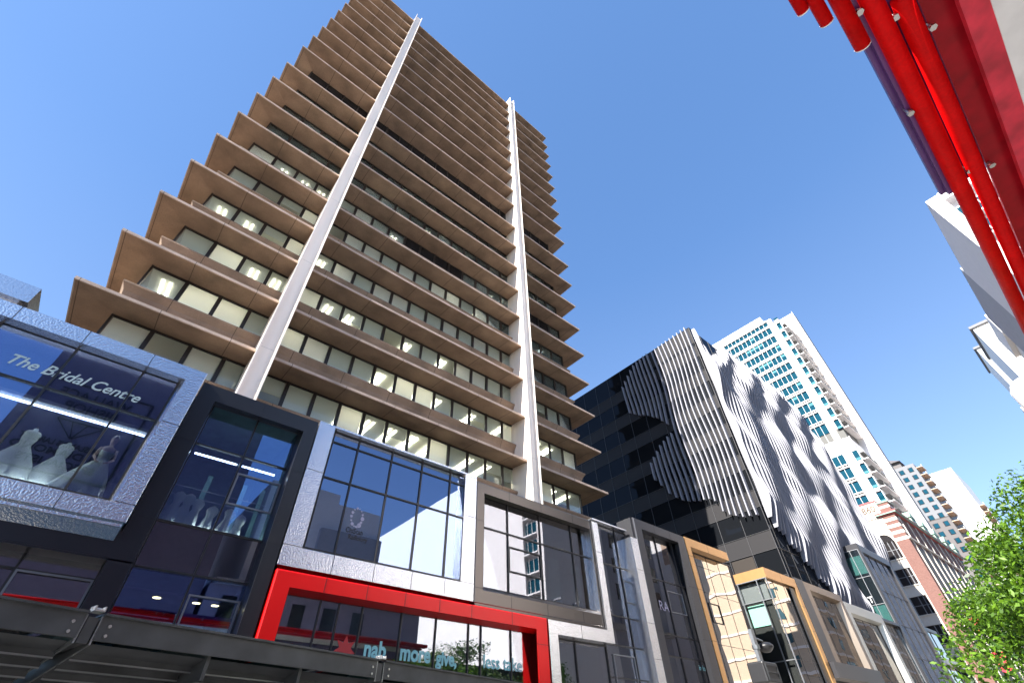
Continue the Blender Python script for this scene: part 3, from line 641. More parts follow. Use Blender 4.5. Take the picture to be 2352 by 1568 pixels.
# ------------------------------------------------------------------ dark building with white louvre screen
YA = 16.5; XC = 45.2; ZT = 42.6
AB = thing('louvre_building', 'black glass corner office block with rippling white vertical louvres', 'office building', (65, 25, 0))
m = MB(); m.box(XC+.3, 78.4, YA+.3, 48, 0, ZT-.2); m.build('body', 'core_wall', AB)
floors = [ZT-4.75]+[ZT-4.75-3.75*i for i in range(1, 10)]
ys = [YA+.02+2.3*i for i in range(14)]
gl = MB(); gl.box(XC, XC+.05, YA, 48, 0, ZT); gl.build('side_glazing', 'black_glass', AB)
gl = MB(); gl.box(XC+.06, 78.4, YA, YA+.05, 0, ZT); gl.build('street_glazing', 'black_glass', AB)
sp = []
for z in floors[:8]:
    for i in range(len(ys)-1): sp.append(MB().box(XC-.012, XC, ys[i]+.03, ys[i+1]-.03, z-.02, z+1.55))
many(sp, 'spandrel_panel', 'spandrel_grey', AB, 100)
MB().box(XC-.015, XC, YA, YA+6.6, ZT-2.6, ZT-.1).build('parapet_panel', 'spandrel_grey', AB)
ml = MB()
for y in ys: ml.box(XC-.05, XC-.013, y-.025, y+.025, 2, ZT-.1)
for z in floors: ml.box(XC-.06, XC-.014, YA, 48, z-.05, z-.02); ml.box(XC-.06, XC-.014, YA, 48, z+1.55, z+1.58)
ml.build('curtain_wall_grid', 'grid_dark', AB)
ml = MB()
for i in range(17): ml.box(XC+1.9*i+.5, XC+1.9*i+.56, YA-.04, YA, 2, ZT-.05)
for z in floors: ml.box(XC, 78.4, YA-.03, YA-.001, z-.02, z+.02)
ml.build('street_wall_grid', 'mullion_dark', AB)
# warm lit bits and blinds in the black glass
MB().box(XC-.03, XC-.02, 18.9, 21.0, 13.0, 15.2).build('blind', 'taupe_panel', AB)
def depth(x, z):
    u = x-45; v = z
    d = .60+.19*math.sin(u*.50+v*.33+1.1+math.sin(v*.21))*math.cos(v*.37-u*.14)+.15*math.sin(u*.85-v*.55+.6+1.4*math.sin(v*.23))+.11*math.sin(v*.75+u*.43+2.1*math.sin(u*.25))+.06*math.sin(u*1.3+v*1.1+1.5*math.sin(v*.5))
    return max(.16, min(1.65, d))
def interp(x, P):
    for (x0, y0), (x1, y1) in zip(P, P[1:]):
        if x <= x1: return y0+(y1-y0)*max(0, (x-x0)/(x1-x0))
    return P[-1][1]
def top_edge(x): return interp(x, [(45.4, 42.9), (47, 38.6), (50, 40.3), (52.5, 43.3), (62, 43.4), (72.6, 42.6), (76.8, 37.2), (77.9, 31)])+.25*math.sin(x*3)
def bot_edge(x): return interp(x, [(45.4, 18.1), (50.2, 15.0), (55.7, 11.5), (61, 11.1), (70.3, 13.0), (75, 14.6), (78, 15.4)])
def fin_street(x, zb, zt):
    n = max(4, int((zt-zb)/.55)); vs = []; fs = []
    for i in range(n+1):
        z = zb+(zt-zb)*i/n; e = min(1, (zt-z)/2.5+.35, (z-zb)/3+.3); dd = depth(x, z)*e
        sway = .10*math.sin(z*.5+x*.35)+.06*math.sin(z*1.1+x*.9)
        xx = x+sway
        vs += [(xx-.03, YA-.10, z), (xx-.03, YA-.25-dd, z), (xx+.03, YA-.25-dd, z), (xx+.03, YA-.10, z)]
    for i in range(n):
        for k in range(4): a = i*4+k; b = i*4+(k+1)%4; fs.append((a, b, b+4, a+4))
    fs += [(0,1,2,3), (n*4+3,n*4+2,n*4+1,n*4)]
    return MB().add(vs, fs)
items = []
x = 45.55; k = 0
while x < 77.9:
    zt = top_edge(x)-.35*((k*7) % 3)*.4; zb = bot_edge(x)-.2*((k*5) % 3)
    items.append(fin_street(x, zb, zt)); x += .60; k += 1
many(items, 'wavy_louvre', 'fin_white', AB, 72)
def fin_side(y, zb, zt, ph):
    n = max(4, int((zt-zb)/.5)); vs = []; fs = []
    for i in range(n+1):
        z = zb+(zt-zb)*i/n; yy = y+.16*math.sin(z*.45+y*.3+ph)*min(1, (y-YA)/2); dd = .42
        vs += [(XC-.07, yy-.06, z), (XC-.1-dd, yy-.06, z), (XC-.1-dd, yy+.06, z), (XC-.07, yy+.06, z)]
    for i in range(n):
        for k in range(4): a = i*4+k; b = i*4+(k+1)%4; fs.append((a, b, b+4, a+4))
    fs += [(0,1,2,3), (n*4+3,n*4+2,n*4+1,n*4)]
    return MB().add(vs, fs)
items = []
for (y, zb, zt) in [(YA+.45+.575*i, z_, 42.6-.05*i) for i, z_ in enumerate((18.3, 18.4, 18.5, 18.8, 19.1, 19.6, 20.8, 21.2, 21.3, 21.4))]+[
    (22.9, 31.2, 43-.7), (23.5, 31.9, 42.3), (24.1, 32.6, 42.2), (24.7, 33.0, 42.1), (25.3, 33.5, 41.9), (25.9, 33.9, 41.4), (26.5, 34.2, 40.8), (27.1, 34.7, 40.2), (27.7, 35.2, 39.6),
    (22.75, 21.6, 29.9), (23.35, 21.8, 29.7), (23.95, 22.1, 29.4), (24.55, 22.6, 29.1), (25.15, 23.3, 28.6), (25.75, 24.5, 28.1), (26.3, 25.4, 27.6)]:
    items.append(fin_side(y, zb, zt, .4))
many(items, 'side_louvre', 'fin_white', AB, 28)
# projecting glass bay of the louvre building
TB = thing('glass_bay', 'tall grey framed glass bay projecting through the white louvres', 'glass bay', (66, 14.5, 0))
m = MB(); m.ring([(61,70.3,0,18.4,YA-.3),(61,70.3,0,18.4,14.35),(61.05,70.2,.1,18.3,14.3),(61.5,69.7,.4,17.6,14.3),(61.5,69.7,.4,17.6,14.5)]); m.build('frame', 'grey_panel', TB)
glaze(TB, [61.5,63.5,65.6,67.6,69.7], [2,6,8.3,11,14,17.6], 14.5, 'shop_glass', mw=.04); MB().box(61.5,69.7,14.9,15,1,17.6).build('lining', 'sign_dark', TB)
glaze_x(TB, [14.5,15.3,16.1], [4,7,10,12.7,15.2,17.8], 60.95, lambda i, j: 'shop_glass')
MB().box(61.05,61.1,14.5,16.1,2,17.9).build('lining', 'interior_teal', TB)
for j in (10.9,15.5): MB().box(60.99,61.03,14.6,16.0,j,j+1.7).build('blind', 'teal_blind', TB)
text('lettering', 'T', .8, (60.85, 15.75, 12.9), RL, 'white_paint', TB)
CS = thing('shop_bay', 'pale glazed street level corner with white panels beside the brick building', 'shop front', (63, 15, 0), 'framed shop fronts along the street')
glaze(CS, [55.3,57.2,59.1,60.9], [1,5,8,10.6], 14.6, 'shop_glass_wavy', mw=.03, proud=.015); MB().box(55.25,60.9,14.3,16.3,10.65,10.9).build('cap', 'grey_panel', CS); MB().box(55.3,60.9,15.0,15.1,1,10.6).build('lining', 'interior_teal', CS)
MB().box(70.4,80,14.6,16.4,8.6,9.1).build('white_canopy_edge', 'pale_metal', CS); glaze(CS, [70.5,73,75.5,78], [1,5,8.6,11.8], 15.2, 'shop_glass_wavy'); MB().box(70.5,78,15.6,15.7,1,11.8).build('lining', 'room_white', CS)
MB().box(70.5,78.3,15.1,16.4,11.85,12.2).build('cap', 'grey_panel', CS)

# ------------------------------------------------------------------ white hotel tower
KH = 125/140
hx = lambda p: (p[0]*KH, p[1]*KH, 1.6+(p[2]-1.6)*KH)
H = thing('hotel_tower', 'tall white hotel tower with teal windows behind the louvre building', 'hotel', hx((152, 35, -.19)))
m = MB(hx); m.box(140.8,152,24.8,62,0,112); m.box(140.8,151,22.35,24.7,0,65.2); m.box(140.8,151,22.35,24.7,68.3,110.3); m.box(141,158,27,62,112,115.6); m.build('body', 'hotel_white', H)
m = MB(hx); m.box(151.01,154,19.0,40,0,118); m.box(140.2,141,24.2,25.6,0,112.2); m.build('wing_wall', 'hotel_white', H)
m = MB(hx); m.box(140.9,151,22.6,24.75,65.2,68.3); m.box(140.75,141,25.6,62,65.6,68.1); m.build('recessed_floor', 'shade_screen', H)
rows = [111.8]+[109.2-3.82*i for i in range(11)]+[65.2-3.8*i for i in range(1, 12)]
wi = []; bands = MB(hx); slots = MB(hx)
def hw(y0, y1, z0, z1): return MB(hx).box(140.55, 140.6, y0, y1, z0, z1)
for r_, zt in enumerate(rows):
    h = 1.9 if r_ == 0 else 2.85; zb = zt-h; nx = rows[r_+1] if r_+1 < len(rows) else zb-1
    for c in range(12):
        y0 = 25.75+1.49*c; wi.append((r_, c, hw(y0+.05, y0+1.44, zb, zt)))
    wi.append((r_, -1, hw(22.25, 23.55, zb-.3, zt-.2)))
    gap = (zb-nx)
    if gap < 3:
        bands.box(140.15,140.8,25.6,44,zb-.22,zb); bands.box(140.15,140.8,25.6,44,nx,nx+.28); slots.box(140.5,140.7,25.6,44,nx+.29,zb-.23)
        bands.box(140.15,140.8,22.1,23.7,nx-.2,zb-.32)
for c in range(13): y0 = 25.72+1.49*c; bands.box(140.3,140.8,y0-.035,y0+.035,8,111.8)
bands.box(140.15,140.8,22.1,22.25,8,65.2); bands.box(140.15,140.8,22.1,22.25,68.2,110.4); bands.box(140.15,140.8,23.55,23.72,8,65.2); bands.box(140.15,140.8,23.55,23.72,68.2,110.4); bands.box(140.15,140.8,22.1,23.7,109.9,110.5); bands.box(140.15,140.8,25.6,62,111.82,112.3)
bands.build('facade_grid', 'hotel_white', H); slots.build('dark_slots', 'shade_screen', H)
rq = random.Random(8)
wi.sort(key=lambda q: -q[1]*0+q[0]*1.0+q[1]*.0)
A_ = [q[2] for q in wi if q[1] < 6]; B_ = [q[2] for q in wi if q[1] >= 6]
many(A_, 'window', 'teal_glass', H, 100)
if B_:
    t_ = MB()
    for mb in B_: b = len(t_.v); t_.v += mb.v; t_.f += [[b+i for i in f] for f in mb.f]; t_.m += mb.m
    t_.build('window', 'teal_glass', H)['kind'] = 'stuff'
cu = []
for r_, zt in enumerate(rows):
    for c in range(8):
        if r_ and (rq.random() < .10 or (r_ in (2, 4) and c in (3, 4, 5))): y0 = 25.75+1.49*c; cu.append(MB(hx).box(140.52, 140.548, y0+.06, y0+1.43, zt-1.1, zt-.25))
    cu.append(MB(hx).box(140.3, 140.35, 22.3, 23.5, zt-2.95, zt-2.3))
many(cu, 'curtain', 'teal_curtain', H, 100)
for r_, zt in enumerate(rows[1:]):
    z = zt-3.05
    m = MB(hx); m.box(140.8,151,20.9,22.34,z,z+.22); m.build('balcony_slab', 'hotel_white', H)
    m = MB(hx); m.box(141,151,20.95,21.0,z+.9,z+1.0)
    for i in range(7): m.box(141+1.4*i,141.4+1.4*i,20.93,21.02,z+.22,z+.9)
    m.box(141,151,21.2,22.3,z+1.9,z+2.0); m.build('sunscreen', 'shade_screen', H)
text('lettering', 'Novotel', 1.7, (150.97*KH, 20.1*KH, 1.6+(114-1.6)*KH), Matrix(((0, 0, -1), (0, -1, 0), (-1, 0, 0))), 'render_grey', H, xs=1.0, depth=.03)
MB(hx).box(151.2,153.8,18.97,19.0,0,117.8).build('edge_strip', 'render_grey', H)
for (x, y, z) in ((152, 27.2, 115.6), (153, 19.3, 118)): MB(hx).tube((x,y,z),(x,y,z+2.2),.08,6).build('lightning_rod', 'steel', H)

# ------------------------------------------------------------------ heritage brick building
BX = 100
HB = thing('heritage_building', 'red brick heritage building with cream stone bands and green cornice', 'building', (118, 20, 0))
m = MB(); m.box(BX,140,16.0,17.85,0,31.9); m.box(BX+.25,140,17.85,40,0,31.9); m.box(BX,103,15.98,17.6,32.6,34.0)
m.build('brick_wall', 'brick', HB)
m = MB()
for z in (31.4,30.35,29.3,28.25): m.box(BX-.03,101.5,15.97,18.0,z-.5,z)
m.box(BX-.03,103.02,15.95,17.62,33.1,33.5)
m.box(BX-.02,104,17.62,24.5,31.9,34.5)                     # pediment block
m.box(BX+.10,100.25,17.86,24.2,28.02,31.9)
for i in range(-1, 2): pass
for zb, zt in ((27.9,25.4),)+(): pass
for z0, z1 in ((23.85,25.3),(19.85,21.4),(15.95,17.35),(11.85,13.4),(7.85,9.3),(3.9,5.3)): m.box(BX+.06,100.25,17.86,24,z0,z1); m.box(BX-.08,100.06,17.80,24,z1-.12,z1+.02)
m.box(BX+.02,100.25,17.86,18.05,0,28)
m.build('stone_bands', 'stone_cream', HB)
# arch
ac = (BX+.06, 19.2, 28.0); m = MB()
vs = []; fs = []; n = 20
for rr_, xx in ((1.5,.0),(1.5,-.12),(1.22,-.12),(1.22,.15)):
    for i in range(n+1): a = math.pi*i/n; vs.append((BX+.1+xx, 19.35+rr_*math.cos(a), 28.0+rr_*math.sin(a)))
for j in range(3):
    for i in range(n): fs.append((j*(n+1)+i, j*(n+1)+i+1, (j+1)*(n+1)+i+1, (j+1)*(n+1)+i))
m.add(vs, fs); m.build('arch', 'stone_cream', HB)
m = MB()
for i in range(1, 10):
    a = math.pi*i/10; c_, s_ = math.cos(a), math.sin(a); m.add([(BX+.07,19.35+1.5*c_-.02*s_,28+1.5*s_+.02*c_),(BX+.07,19.35+1.5*c_+.02*s_,28+1.5*s_-.02*c_),(BX+.07,19.35+3.4*c_+.02*s_,28+3.4*s_-.02*c_),(BX+.07,19.35+3.4*c_-.02*s_,28+3.4*s_+.02*c_)],[(0,1,2,3)])
m.build('voussoir_joints', 'window_grey', HB)
m = MB(); m.add([(BX+.09, 19.35, 28.0)]+[(BX+.09, 19.35+1.24*math.cos(math.pi*i/n), 28.0+1.24*math.sin(math.pi*i/n)) for i in range(n+1)], [(0, i+1, i+2) for i in range(n)]); m.build('fanlight', 'window_dark', HB, recalc=False)
for z0, z1 in ((25.4,28.0),(21.5,23.8),(17.4,19.8),(13.5,15.9),(9.4,11.8),(5.4,7.8),(1,3.9)):
    wb = MB().box(BX+.16,100.24,18.05,24,z0,z1).build('window', 'window_dark', HB)
    f = MB()
    for y in (18.5,19.15,20.3,21): f.box(BX+.08,100.16,y-.06,y+.06,z0,z1)
    f.box(BX+.12,100.16,18.05,24,(z0+z1)/2-.04,(z0+z1)/2+.04); f.build('window_frame', 'render_grey', wb)
m = MB(); m.box(BX-.45,141,15.45,18.7,32.3,32.45); m.box(BX-.2,141,15.7,18.3,31.9,32.05); m.box(BX-.1,104.1,17.55,24.6,34.5,34.75); m.build('red_coping', 'red_trim', HB)
m = MB(); m.box(BX-.4,141,15.5,18.65,32.06,32.29); m.box(BX-.12,103.2,15.85,17.75,34.0,34.2); 
for i in range(5): m.box(110+7*i,113+7*i,15.6,17.2,32.45,33.6); m.add([(109.8+7*i,15.5,33.6),(113.2+7*i,15.5,33.6),(111.5+7*i,15.5,35.0),(109.8+7*i,17.2,33.6),(113.2+7*i,17.2,33.6),(111.5+7*i,17.2,35.0)],[(0,1,2),(3,5,4),(0,2,5,3),(1,4,5,2)])
m.build('green_cornice', 'green_trim', HB)
m = MB()
for i in range(9): m.box(101.7+4.4*i,101.95+4.4*i,15.85,16.0,2,31.8)
for z in (27.8,): m.box(100,140,15.75,16.0,z,z+.3)
m.build('pilasters', 'stone_cream', HB)
for i in range(8):
    MB().box(102.8+4.4*i,105.4+4.4*i,15.93,15.98,6,27).build('window_bay', 'shade_screen', HB)
text('lettering', '1860', 1.45, (BX-.03, 21.0, 33.0), RL, 'bark', HB, depth=.03, bold=.015)
bp = None
for (x, z, lb) in ((104.5, 17.5, 'highest red banner on the brick heritage building'), (107, 12.6, 'middle red banner on the brick heritage building'), (109.5, 8.8, 'lowest red banner on the brick heritage building')):
    if bp is None:
        bp = thing('banner', lb, 'banner', (x, 15.3, z), 'red banners on the brick building')
        MB().box(x-.02,x+.02,14.2,15.55,z-2.6,z).build('cloth', 'plate_crimson', bp); MB().tube((x,14.1,z),(x,15.7,z),.05,8).build('rod', 'steel', bp)
    else:
        o = bp.copy(); COL.objects.link(o); o.location = (x, 15.3, z); o['label'] = lb
        for ch in bp.children: c = ch.copy(); COL.objects.link(c); c.parent = o

# ------------------------------------------------------------------ apartment towers down the street
xa = lambda p: (p[0]*1.4, p[1]*1.4, 1.6+(p[2]-1.6)*1.4)
A1 = thing('apartment_tower', 'grey rendered apartment tower with corner balconies right of the white hotel', 'apartment tower', (210*1.4, 25*1.4, 0))
m = MB(xa); m.box(200,225,19.0,34,57,75.4); m.build('upper_wall', 'render_grey', A1)  # the hotel's cast shadow is put into this wall colour
m = MB(xa); m.box(200,225,19.0,34,.46,56.99); m.box(199.9,225,18.95,34,57,57.3); m.build('lower_wall', 'render_taupe', A1)
m = MB(xa); m.box(202,215,22.5,34,75.4,78); m.add([(201,22,78),(216,22,78),(216,34,78),(201,34,78),(205,26,81)],[(0,1,4),(1,2,4),(2,3,4),(3,0,4),(0,3,2,1)]); m.build('roof', 'render_taupe', A1)
wl_ = []
for i in range(16):
    z = 74.3-2.62*i
    for (y0, y1) in ((22.6,24.1),(19.9,21.3),(26,27.4)): wl_.append((y0,y1,z))
for (y0,y1,z) in wl_:
    w_ = MB(xa).box(199.9,200.05,y0,y1,z-1.5,z).build('window', 'window_dark', A1); MB(xa).box(199.85,199.9,y0+.1,y1-.3,z-1.4,z-.1).build('pane', 'teal_glass', w_)
for i in range(16):
    z = 74.0-2.62*i
    b_ = MB(xa).box(200.6,206,17.3,19.0,z-.25,z).build('balcony', 'balcony_tan', A1)
    MB(xa).box(200.5,206,17.2,17.3,z-.3,z+.5).build('parapet', 'render_white', b_)
A2 = thing('apartment_tower', 'white slab apartment tower with slit windows farthest down the street', 'apartment tower', (275*1.4, 20*1.4, 0))
m = MB(xa); m.box(260,290,14,32,.46,91); m.build('wall', 'render_white', A2)
sl_ = []
for i in range(17): sl_ += [MB(xa).box(259.9,260.02,18.5,18.95,84.4-2.3*i-1.1,84.4-2.3*i), MB(xa).box(259.9,260.02,15.2,15.5,83.4-2.3*i-1.0,83.4-2.3*i), MB(xa).box(259.9,260.02,21.7,22.1,84.0-2.5*i-1.1,84.0-2.5*i)]
many(sl_, 'slit_window', 'window_grey', A2)
for i in range(16):
    z = 75-2.6*i; b_ = MB(xa).box(262,272,12.3,14,z-.25,z).build('balcony', 'balcony_tan', A2); MB(xa).box(262,272,12.2,12.3,z-.3,z+.8).build('parapet', 'render_white', b_)

# ------------------------------------------------------------------ towers across the street on the right
x1 = scx(.56)
R1 = thing('corner_tower', 'bright white tower with banded glass side high on the right edge', 'office tower', x1((75, -20, -1.26)))
m = MB(x1); m.box(62.6,80.9,-13.4,-12,-1.2,54.6); m.box(62.8,80.9,-85,-17.6,-1.2,54.3); m.box(63.8,80.9,-17.59,-13.41,-1.2,54); m.box(62.5,64,-17.59,-13.41,53.2,54.7); m.build('wall', 'opp_white', R1)
m = MB(x1); m.box(80.91,97.7,-60,-12.02,-1.2,55.6); m.build('dark_wing', 'opp_grey', R1)
for i in range(15):
    z = 49.5-3.5*i
    MB(x1).box(63.5,63.79,-17.55,-13.5,z,z+2.3).build('window_band', 'teal_glass', R1); MB(x1).box(62.5,63.8,-17.55,-13.42,z-.5,z-.25).build('ledge', 'opp_white', R1)
for i in range(5):
    for j in range(4): MB(x1).box(83+3*i,85+3*i,-12.02,-11.96,26+5*j,29+5*j).build('window', 'window_dark', R1)
m = MB(x1); m.box(62.6,98,-12.0,-11.4,20.5,21.6); m.build('street_ledge', 'pale_metal', R1)
m = MB(x1)
for i in range(3): m.box(63.3,63.5,-14.2-1.3*i-.08,-14.2-1.3*i,0,53)
m.build('mullions', 'render_white', R1)
x2 = scx(.75)
R2 = thing('stepped_block', 'white stepped block with brown recess right of the far white towers', 'building', x2((89, -13, -.53)))
m = MB(x2); m.box(85,94,-17,-11.6,-.5,44); m.box(85,94,-13.2,-10.4,45.8,49.3); m.box(86,94,-13,-11,44,45.8); m.build('wall', 'render_white', R2)
MB(x2).box(84.9,85.1,-14.5,-11.9,30,42).build('recess', 'balcony_tan', R2); MB(x2).box(84.9,85.05,-12.8,-11,46.3,48.3).build('recess', 'window_grey', R2)
x3 = scx(1.4)
for (nm, lb, X0, ya, yb, zt) in (('far_tower', 'narrow white tower with paired windows beside the stepped block', 110, -14.5, -10.6, 61.7), ('far_tower', 'lowest white tower with window grid left of the paired window tower', 140, -14.4, -11.2, 73)):
    o = thing(nm, lb, 'tower', x3((X0+6, (ya+yb)/2, .46)), 'white towers beyond the right edge blocks')
    MB(x3).box(X0,X0+14,ya,yb,.46,zt).build('wall', 'render_white', o); MB(x3).box(X0-.4,X0+14.3,ya-.3,yb+.35,zt,zt+.5).build('roof', 'render_grey', o)
    for i in range(9):
        for j in range(3 if X0 < 120 else 4):
            y = yb-.5-.85*j if X0 < 120 else yb-.35-.48*j; MB(x3).box(X0-.05,X0+.03,y-.55 if X0 < 120 else y-.33,y,zt-3.5-3*i,zt-2-3*i).build('window', 'window_grey', o)

# ------------------------------------------------------------------ red pipe canopy overhead
sc = 5.9/4.4; PZ = 7.5
RP = thing('pipe_canopy', 'red pipe and purple beam canopy overhead in the top right corner', 'canopy', (3, -2, PZ))
def tb(y, r_, x1, x0=-4.0, z=PZ):
    o = MB().tube((x0*sc, y*sc, z+r_*sc), (x1*sc, y*sc, z+r_*sc), r_*sc, 28).build('pipe', 'tube_red', RP, smooth=True)
    return MB().lathe((0,0,0), [(.01,0)], 3) if 0 else o
for p in (tb(-.925,.044,2.46), tb(-1.02,.05,2.69), tb(-1.15,.06,3.11)): pass
tb(-1.325,.074,14); tb(-1.487,.07,14, 2.99)
for (y, x1, r_) in ((-.925,2.46,.044),(-1.02,2.69,.05),(-1.15,3.11,.06)): MB().tube((x1*sc, y*sc, PZ+r_*sc), (x1*sc+.012, y*sc, PZ+r_*sc), (r_+.001)*sc, 24).build('pipe_cap', 'white_paint', RP)
MB().box(1.9*sc,5.42*sc,-1.40*sc,-1.175*sc,PZ+.20,PZ+.26).build('purple_beam', 'beam_purple', RP)
MB().box(2.6*sc,5.42*sc,-1.27*sc,-1.22*sc,PZ+.13,PZ+.199).build('purple_flange', 'beam_purple', RP)
MB().box(-4*sc,5.4*sc,-1.56*sc,-1.42*sc,PZ+.19,PZ+.24).build('purple_beam', 'beam_purple', RP)
MB().box(-4*sc,14*sc,-1.86*sc,-1.585*sc,PZ+.14,PZ+.18).build('red_plate', 'plate_red', RP)
MB().box(-4*sc,5.3*sc,-1.66*sc,-1.58*sc,PZ+.19,PZ+.23).build('purple_beam', 'beam_purple', RP)
MB().box(-4*sc,14*sc,-1.92*sc,-1.755*sc,PZ-.02,PZ+.06).build('crimson_plate', 'plate_crimson', RP)
MB().box(-4*sc,14*sc,-2.9*sc,-1.92*sc,PZ-.03,PZ+.2).build('white_edge', 'white_paint', RP)
for (x, y) in ((2.83,-1.225),(4.06,-1.225),(5.2,-1.43),(3.42,-1.585),(5.31,-1.60),(3.1,-1.41)):
    MB().tube((x*sc,y*sc,PZ+.06),(x*sc,y*sc,PZ+.2),.022,12).tube((x*sc,y*sc,PZ+.05),(x*sc,y*sc,PZ+.08),.04,6).build('bolt', 'bolt_metal', RP)

# ------------------------------------------------------------------ street lamp drum at the right edge
SLp = thing('street_lamp', 'white drum street lamp cut off by the right edge', 'street lamp', (9.4, -.93, 0))
m = MB(); c = (9.4, -1.0, 4.98); m.lathe(c, [(0,.0),(.26,0),(.31,.05),(.33,.2),(.33,.55),(.28,.64),(0,.66)], 32); m.build('lamp_head', 'lamp_white', SLp, smooth=True)
MB().lathe(c, [(0,-.16),(.2,-.15),(.31,-.04),(.315,.0)], 32).build('lamp_base', 'lamp_grey', SLp, smooth=True)
MB().tube((9.4,-.93,0),(9.4,-.93,4.95),.09,16).build('pole', 'steel', SLp)

# ------------------------------------------------------------------ camera pole by the gold bay
CP = thing('camera_pole', 'slim steel pole with dome camera and black equipment box before the gold niche', 'camera pole', (19.1, 9, 0))
MB().box(19.0,19.2,8.94,9.06,0,5.1).build('pole', 'steel', CP)
MB().tube((19.2,9,4.86),(19.75,9,4.80),.03,8).tube((19.1,9,4.5),(19.1,9,4.62),.13,12).build('arm', 'steel', CP)
m = MB(); m.lathe((19.85,9,4.62), [(0,-.17),(.12,-.15),(.22,-.07),(.27,0),(.27,.05),(.2,.12),(.07,.16),(0,.17)], 24); m.build('dome_camera', 'mullion_dark', CP, smooth=True)
m = MB(); m.box(18.6,19.6,8.7,9.3,3.5,4.1); o = m.build('equipment_box', 'mullion_dark', CP)
bv = o.modifiers.new('bevel', 'BEVEL'); bv.width = .05; bv.segments = 3
m = MB(); m.ring([(18.68,19.52,3.56,4.04,8.7),(18.68,19.52,3.56,4.04,8.68),(18.74,19.46,3.62,3.98,8.68),(18.74,19.46,3.62,3.98,8.7)]); m.box(18.74,19.46,8.675,8.7,3.78,3.82); m.build('box_rim', 'steel_dark', CP)
m = MB(); m.ring([(-.0,0,0,0,0)]*1) if 0 else None

# ------------------------------------------------------------------ trees
def tree(label, x, y, h, cr, cz, n, leaf, seed, lm='leaf', grp=None, lo=None):
    rn = random.Random(seed); o = thing('street_tree', label, 'tree', (x, y, 0), grp)
    m = MB(); m.tube((x,y,0),(x+.1,y,h*.45),.17,12,.11)
    for i in range(9):
        a = i*2.4; e = Vector((x+cr*.75*math.cos(a)*rn.uniform(.5,1), y+cr*.75*math.sin(a)*rn.uniform(.5,1), cz+rn.uniform(-.3,.7)*(h-cz)))
        b = Vector((x+.1, y, h*.42)); mid = b.lerp(e, .5)+Vector((0,0,-.15)); m.tube(b, mid, .07, 8, .045); m.tube(mid, e, .045, 6, .015)
    m.build('trunk', 'bark', o, smooth=True)
    cl = []
    while len(cl) < 90:
        v = Vector((rn.uniform(-1,1), rn.uniform(-1,1), rn.uniform(-1,1)))
        if .35 < v.length < 1: cl.append((Vector((x+v.x*cr, y+v.y*cr, cz+v.z*(h-cz))), rn.uniform(.30,.75)*cr*.42))
    f = MB()
    for i in range(n):
        c, r_ = rn.choice(cl); v = Vector((rn.gauss(0,1), rn.gauss(0,1), rn.gauss(0,1))).normalized()*r_*rn.random()**.4
        p = c+Vector((v.x, v.y, v.z*.7)); L = leaf*rn.uniform(.7,1.4); d1 = Vector((rn.gauss(0,1), rn.gauss(0,1), rn.gauss(-.5,.6))).normalized(); d2 = d1.cross(Vector((rn.gauss(0,1), rn.gauss(0,1), rn.gauss(0,1)))).normalized()*L*.22
        f.add([p, p+d1*L*.5+d2, p+d1*L, p+d1*L*.5-d2], [(0,1,2,3)])
    f.build('crown', lm, o, recalc=False)
tree('bright green leafy street tree at the right edge of the street', 18.5, -.75, 6.9, 4.15, 3.3, 80000, .13, 2)
tree('leafy street tree mirrored in the bank window', 25, -6, 9, 3.5, 6, 9000, .22, 4, 'leaf_dark', 'trees on the far side of the street')
tree('leafy street tree mirrored in the green glass window', 32, -5.5, 8.5, 3.5, 5.5, 9000, .22, 6, 'leaf_dark', 'trees on the far side of the street')

# ------------------------------------------------------------------ buildings across the street (seen in the reflections)
def opp(label, parts_, wins_=(), wm='window_dark'):
    o = thing('street_building', label, 'building', (parts_[0][0], parts_[0][3], 0), 'buildings across the street')
    for (x0,x1,y0,y1,z0,z1,mt,nm) in parts_: MB().box(x0,x1,y0,y1,z0,z1).build(nm, mt, o)
    for (x0,x1,y0,y1,z0,z1) in wins_: MB().box(x0,x1,y0,y1,z0,z1).build('window', wm, o)
    return o
o = opp('dark jeweller building across the street mirrored in the bridal window', [(-7.6,5.9,-22,-8,0,23.2,'opp_dark','wall'),(-7.8,6.1,-22.2,-7.8,23.2,23.6,'opp_grey','parapet')])
for (t, sz, x, z, w_) in (('WALLACE', .85, -2.6, 19.6, 3.8), ('BISHOP', .85, -2.9, 18.75, 2.8), ('QUEENSLAND\'S LARGEST', .5, -1.9, 16.45, 4.7), ('HI-DIAMOND', .62, -2.3, 15.85, 4.4), ('SPECIALISTS', .6, -2.4, 15.2, 3.7)):
    to = text('lettering', t, sz, (x, -7.95, z), RB, 'sign_dark', o, depth=.02, bold=.012)
    xs_ = [v.co.x for v in to.data.vertices]; k_ = w_/(max(xs_)-min(xs_)); x0_ = max(xs_)
    for v in to.data.vertices: v.co.x = x0_+(v.co.x-x0_)*k_
m = MB(); m.ring([(-7.1,-1.5,14.7,20.7,-7.98),(-7.1,-1.5,14.7,20.7,-7.93),(-6.98,-1.62,14.82,20.58,-7.93),(-6.98,-1.62,14.82,20.58,-7.98)])
for a_, b_ in (((-5.2,18.5),(-3.6,18.5)),((-5.2,18.5),(-5.6,18.1)),((-3.6,18.5),(-3.2,18.1)),((-5.6,18.1),(-3.2,18.1)),((-5.6,18.1),(-4.4,17.0)),((-3.2,18.1),(-4.4,17.0)),((-4.8,18.1),(-4.4,17.0)),((-4.0,18.1),(-4.4,17.0))):
    m.tube((a_[0],-7.95,a_[1]),(b_[0],-7.95,b_[1]),.03,6)
m.build('sign_outline', 'sign_dark', o)
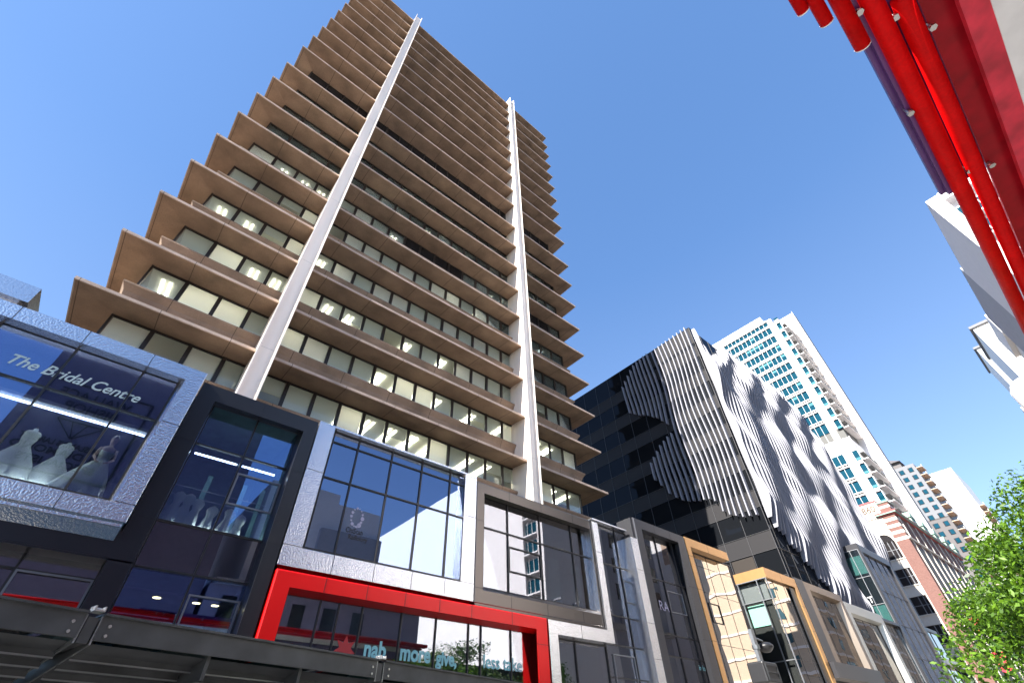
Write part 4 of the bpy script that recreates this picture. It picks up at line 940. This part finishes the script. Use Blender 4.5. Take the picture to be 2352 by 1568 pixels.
opp('low lilac masonry building with dark sash windows mirrored in the bank window', [(6.2,21.7,-14,-8,0,10.9,'opp_lilac','wall'),(6.2,21.9,-14.2,-7.7,8.3,8.7,'opp_grey','ledge'),(6.2,22,-10,-6.4,7.0,7.5,'roof_red','awning_roof'),(6.2,22,-10,-6.3,3.9,6.99,'grey_panel','verandah'),(6.4,21.9,-14.2,-7.8,10.9,11.3,'opp_grey','parapet')],
    [(7.2+2.2*i,8.1+2.2*i,-8,-7.94,8.9,10.3) for i in range(5)]+[(7.2+2.2*i,8.1+2.2*i,-8,-7.94,4,6.1) for i in range(5)])
opp('pale stepped wall above the lilac masonry building', [(8,17.3,-22,-9,11.4,18.1,'opp_white','wall'),(8,13.4,-22,-9.01,18.1,18.9,'opp_white','upper_step'),(12.4,17.6,-10.5,-8.6,11.4,15.9,'opp_grey','lower_wall')])
opp('dark verandah roof along the far side of the street mirrored in the bank window', [(22.2,34.5,-8.5,-6.2,4.2,7.6,'grey_panel','roof'),(22.2,34.5,-8.4,-8.2,0,4.2,'opp_grey','wall')])
bo = opp('cream banded building mirrored in the gold framed glass', [(92,150,-45,-6.4,0,38,'opp_cream','wall')]+[(91.85,150.1,-45,-6.25,z,z+.35,'opp_white','band') for z in (8,11.3,14.6,17.9,21.2,24.5,27.8,31.1,34.4)],
    [(91.9,92.05,-10.2-5*j,-8.4-5*j,z,z+1.5) for j in range(1) for z in (12.3,15.6,18.9,22.2,25.5)]+[(98+8*j,100.5+8*j,-6.4,-6.3,z,z+1.5) for j in range(6) for z in (8.9,12.3,15.6,18.9,22.2,25.5,28.8)], 'window_blue')
wb = None
for i in range(7):
    x = 36+2.6*i
    if wb is None:
        wb = thing('wall_lamp', 'small white bracket lamp on the ledge across the street', 'wall lamp', (x, -6.6, 12.2), 'white bracket lamps across the street')
        MB().box(x-.06,x+.06,-6.7,-5.6,13.6,13.75).build('arm', 'fin_white', wb); MB().box(x-.08,x+.08,-6.72,-6.55,12.2,13.6).build('post', 'fin_white', wb)
    else:
        o = wb.copy(); COL.objects.link(o); o.location = (x, -6.6, 12.2)
        for ch in wb.children: c = ch.copy(); COL.objects.link(c); c.parent = o
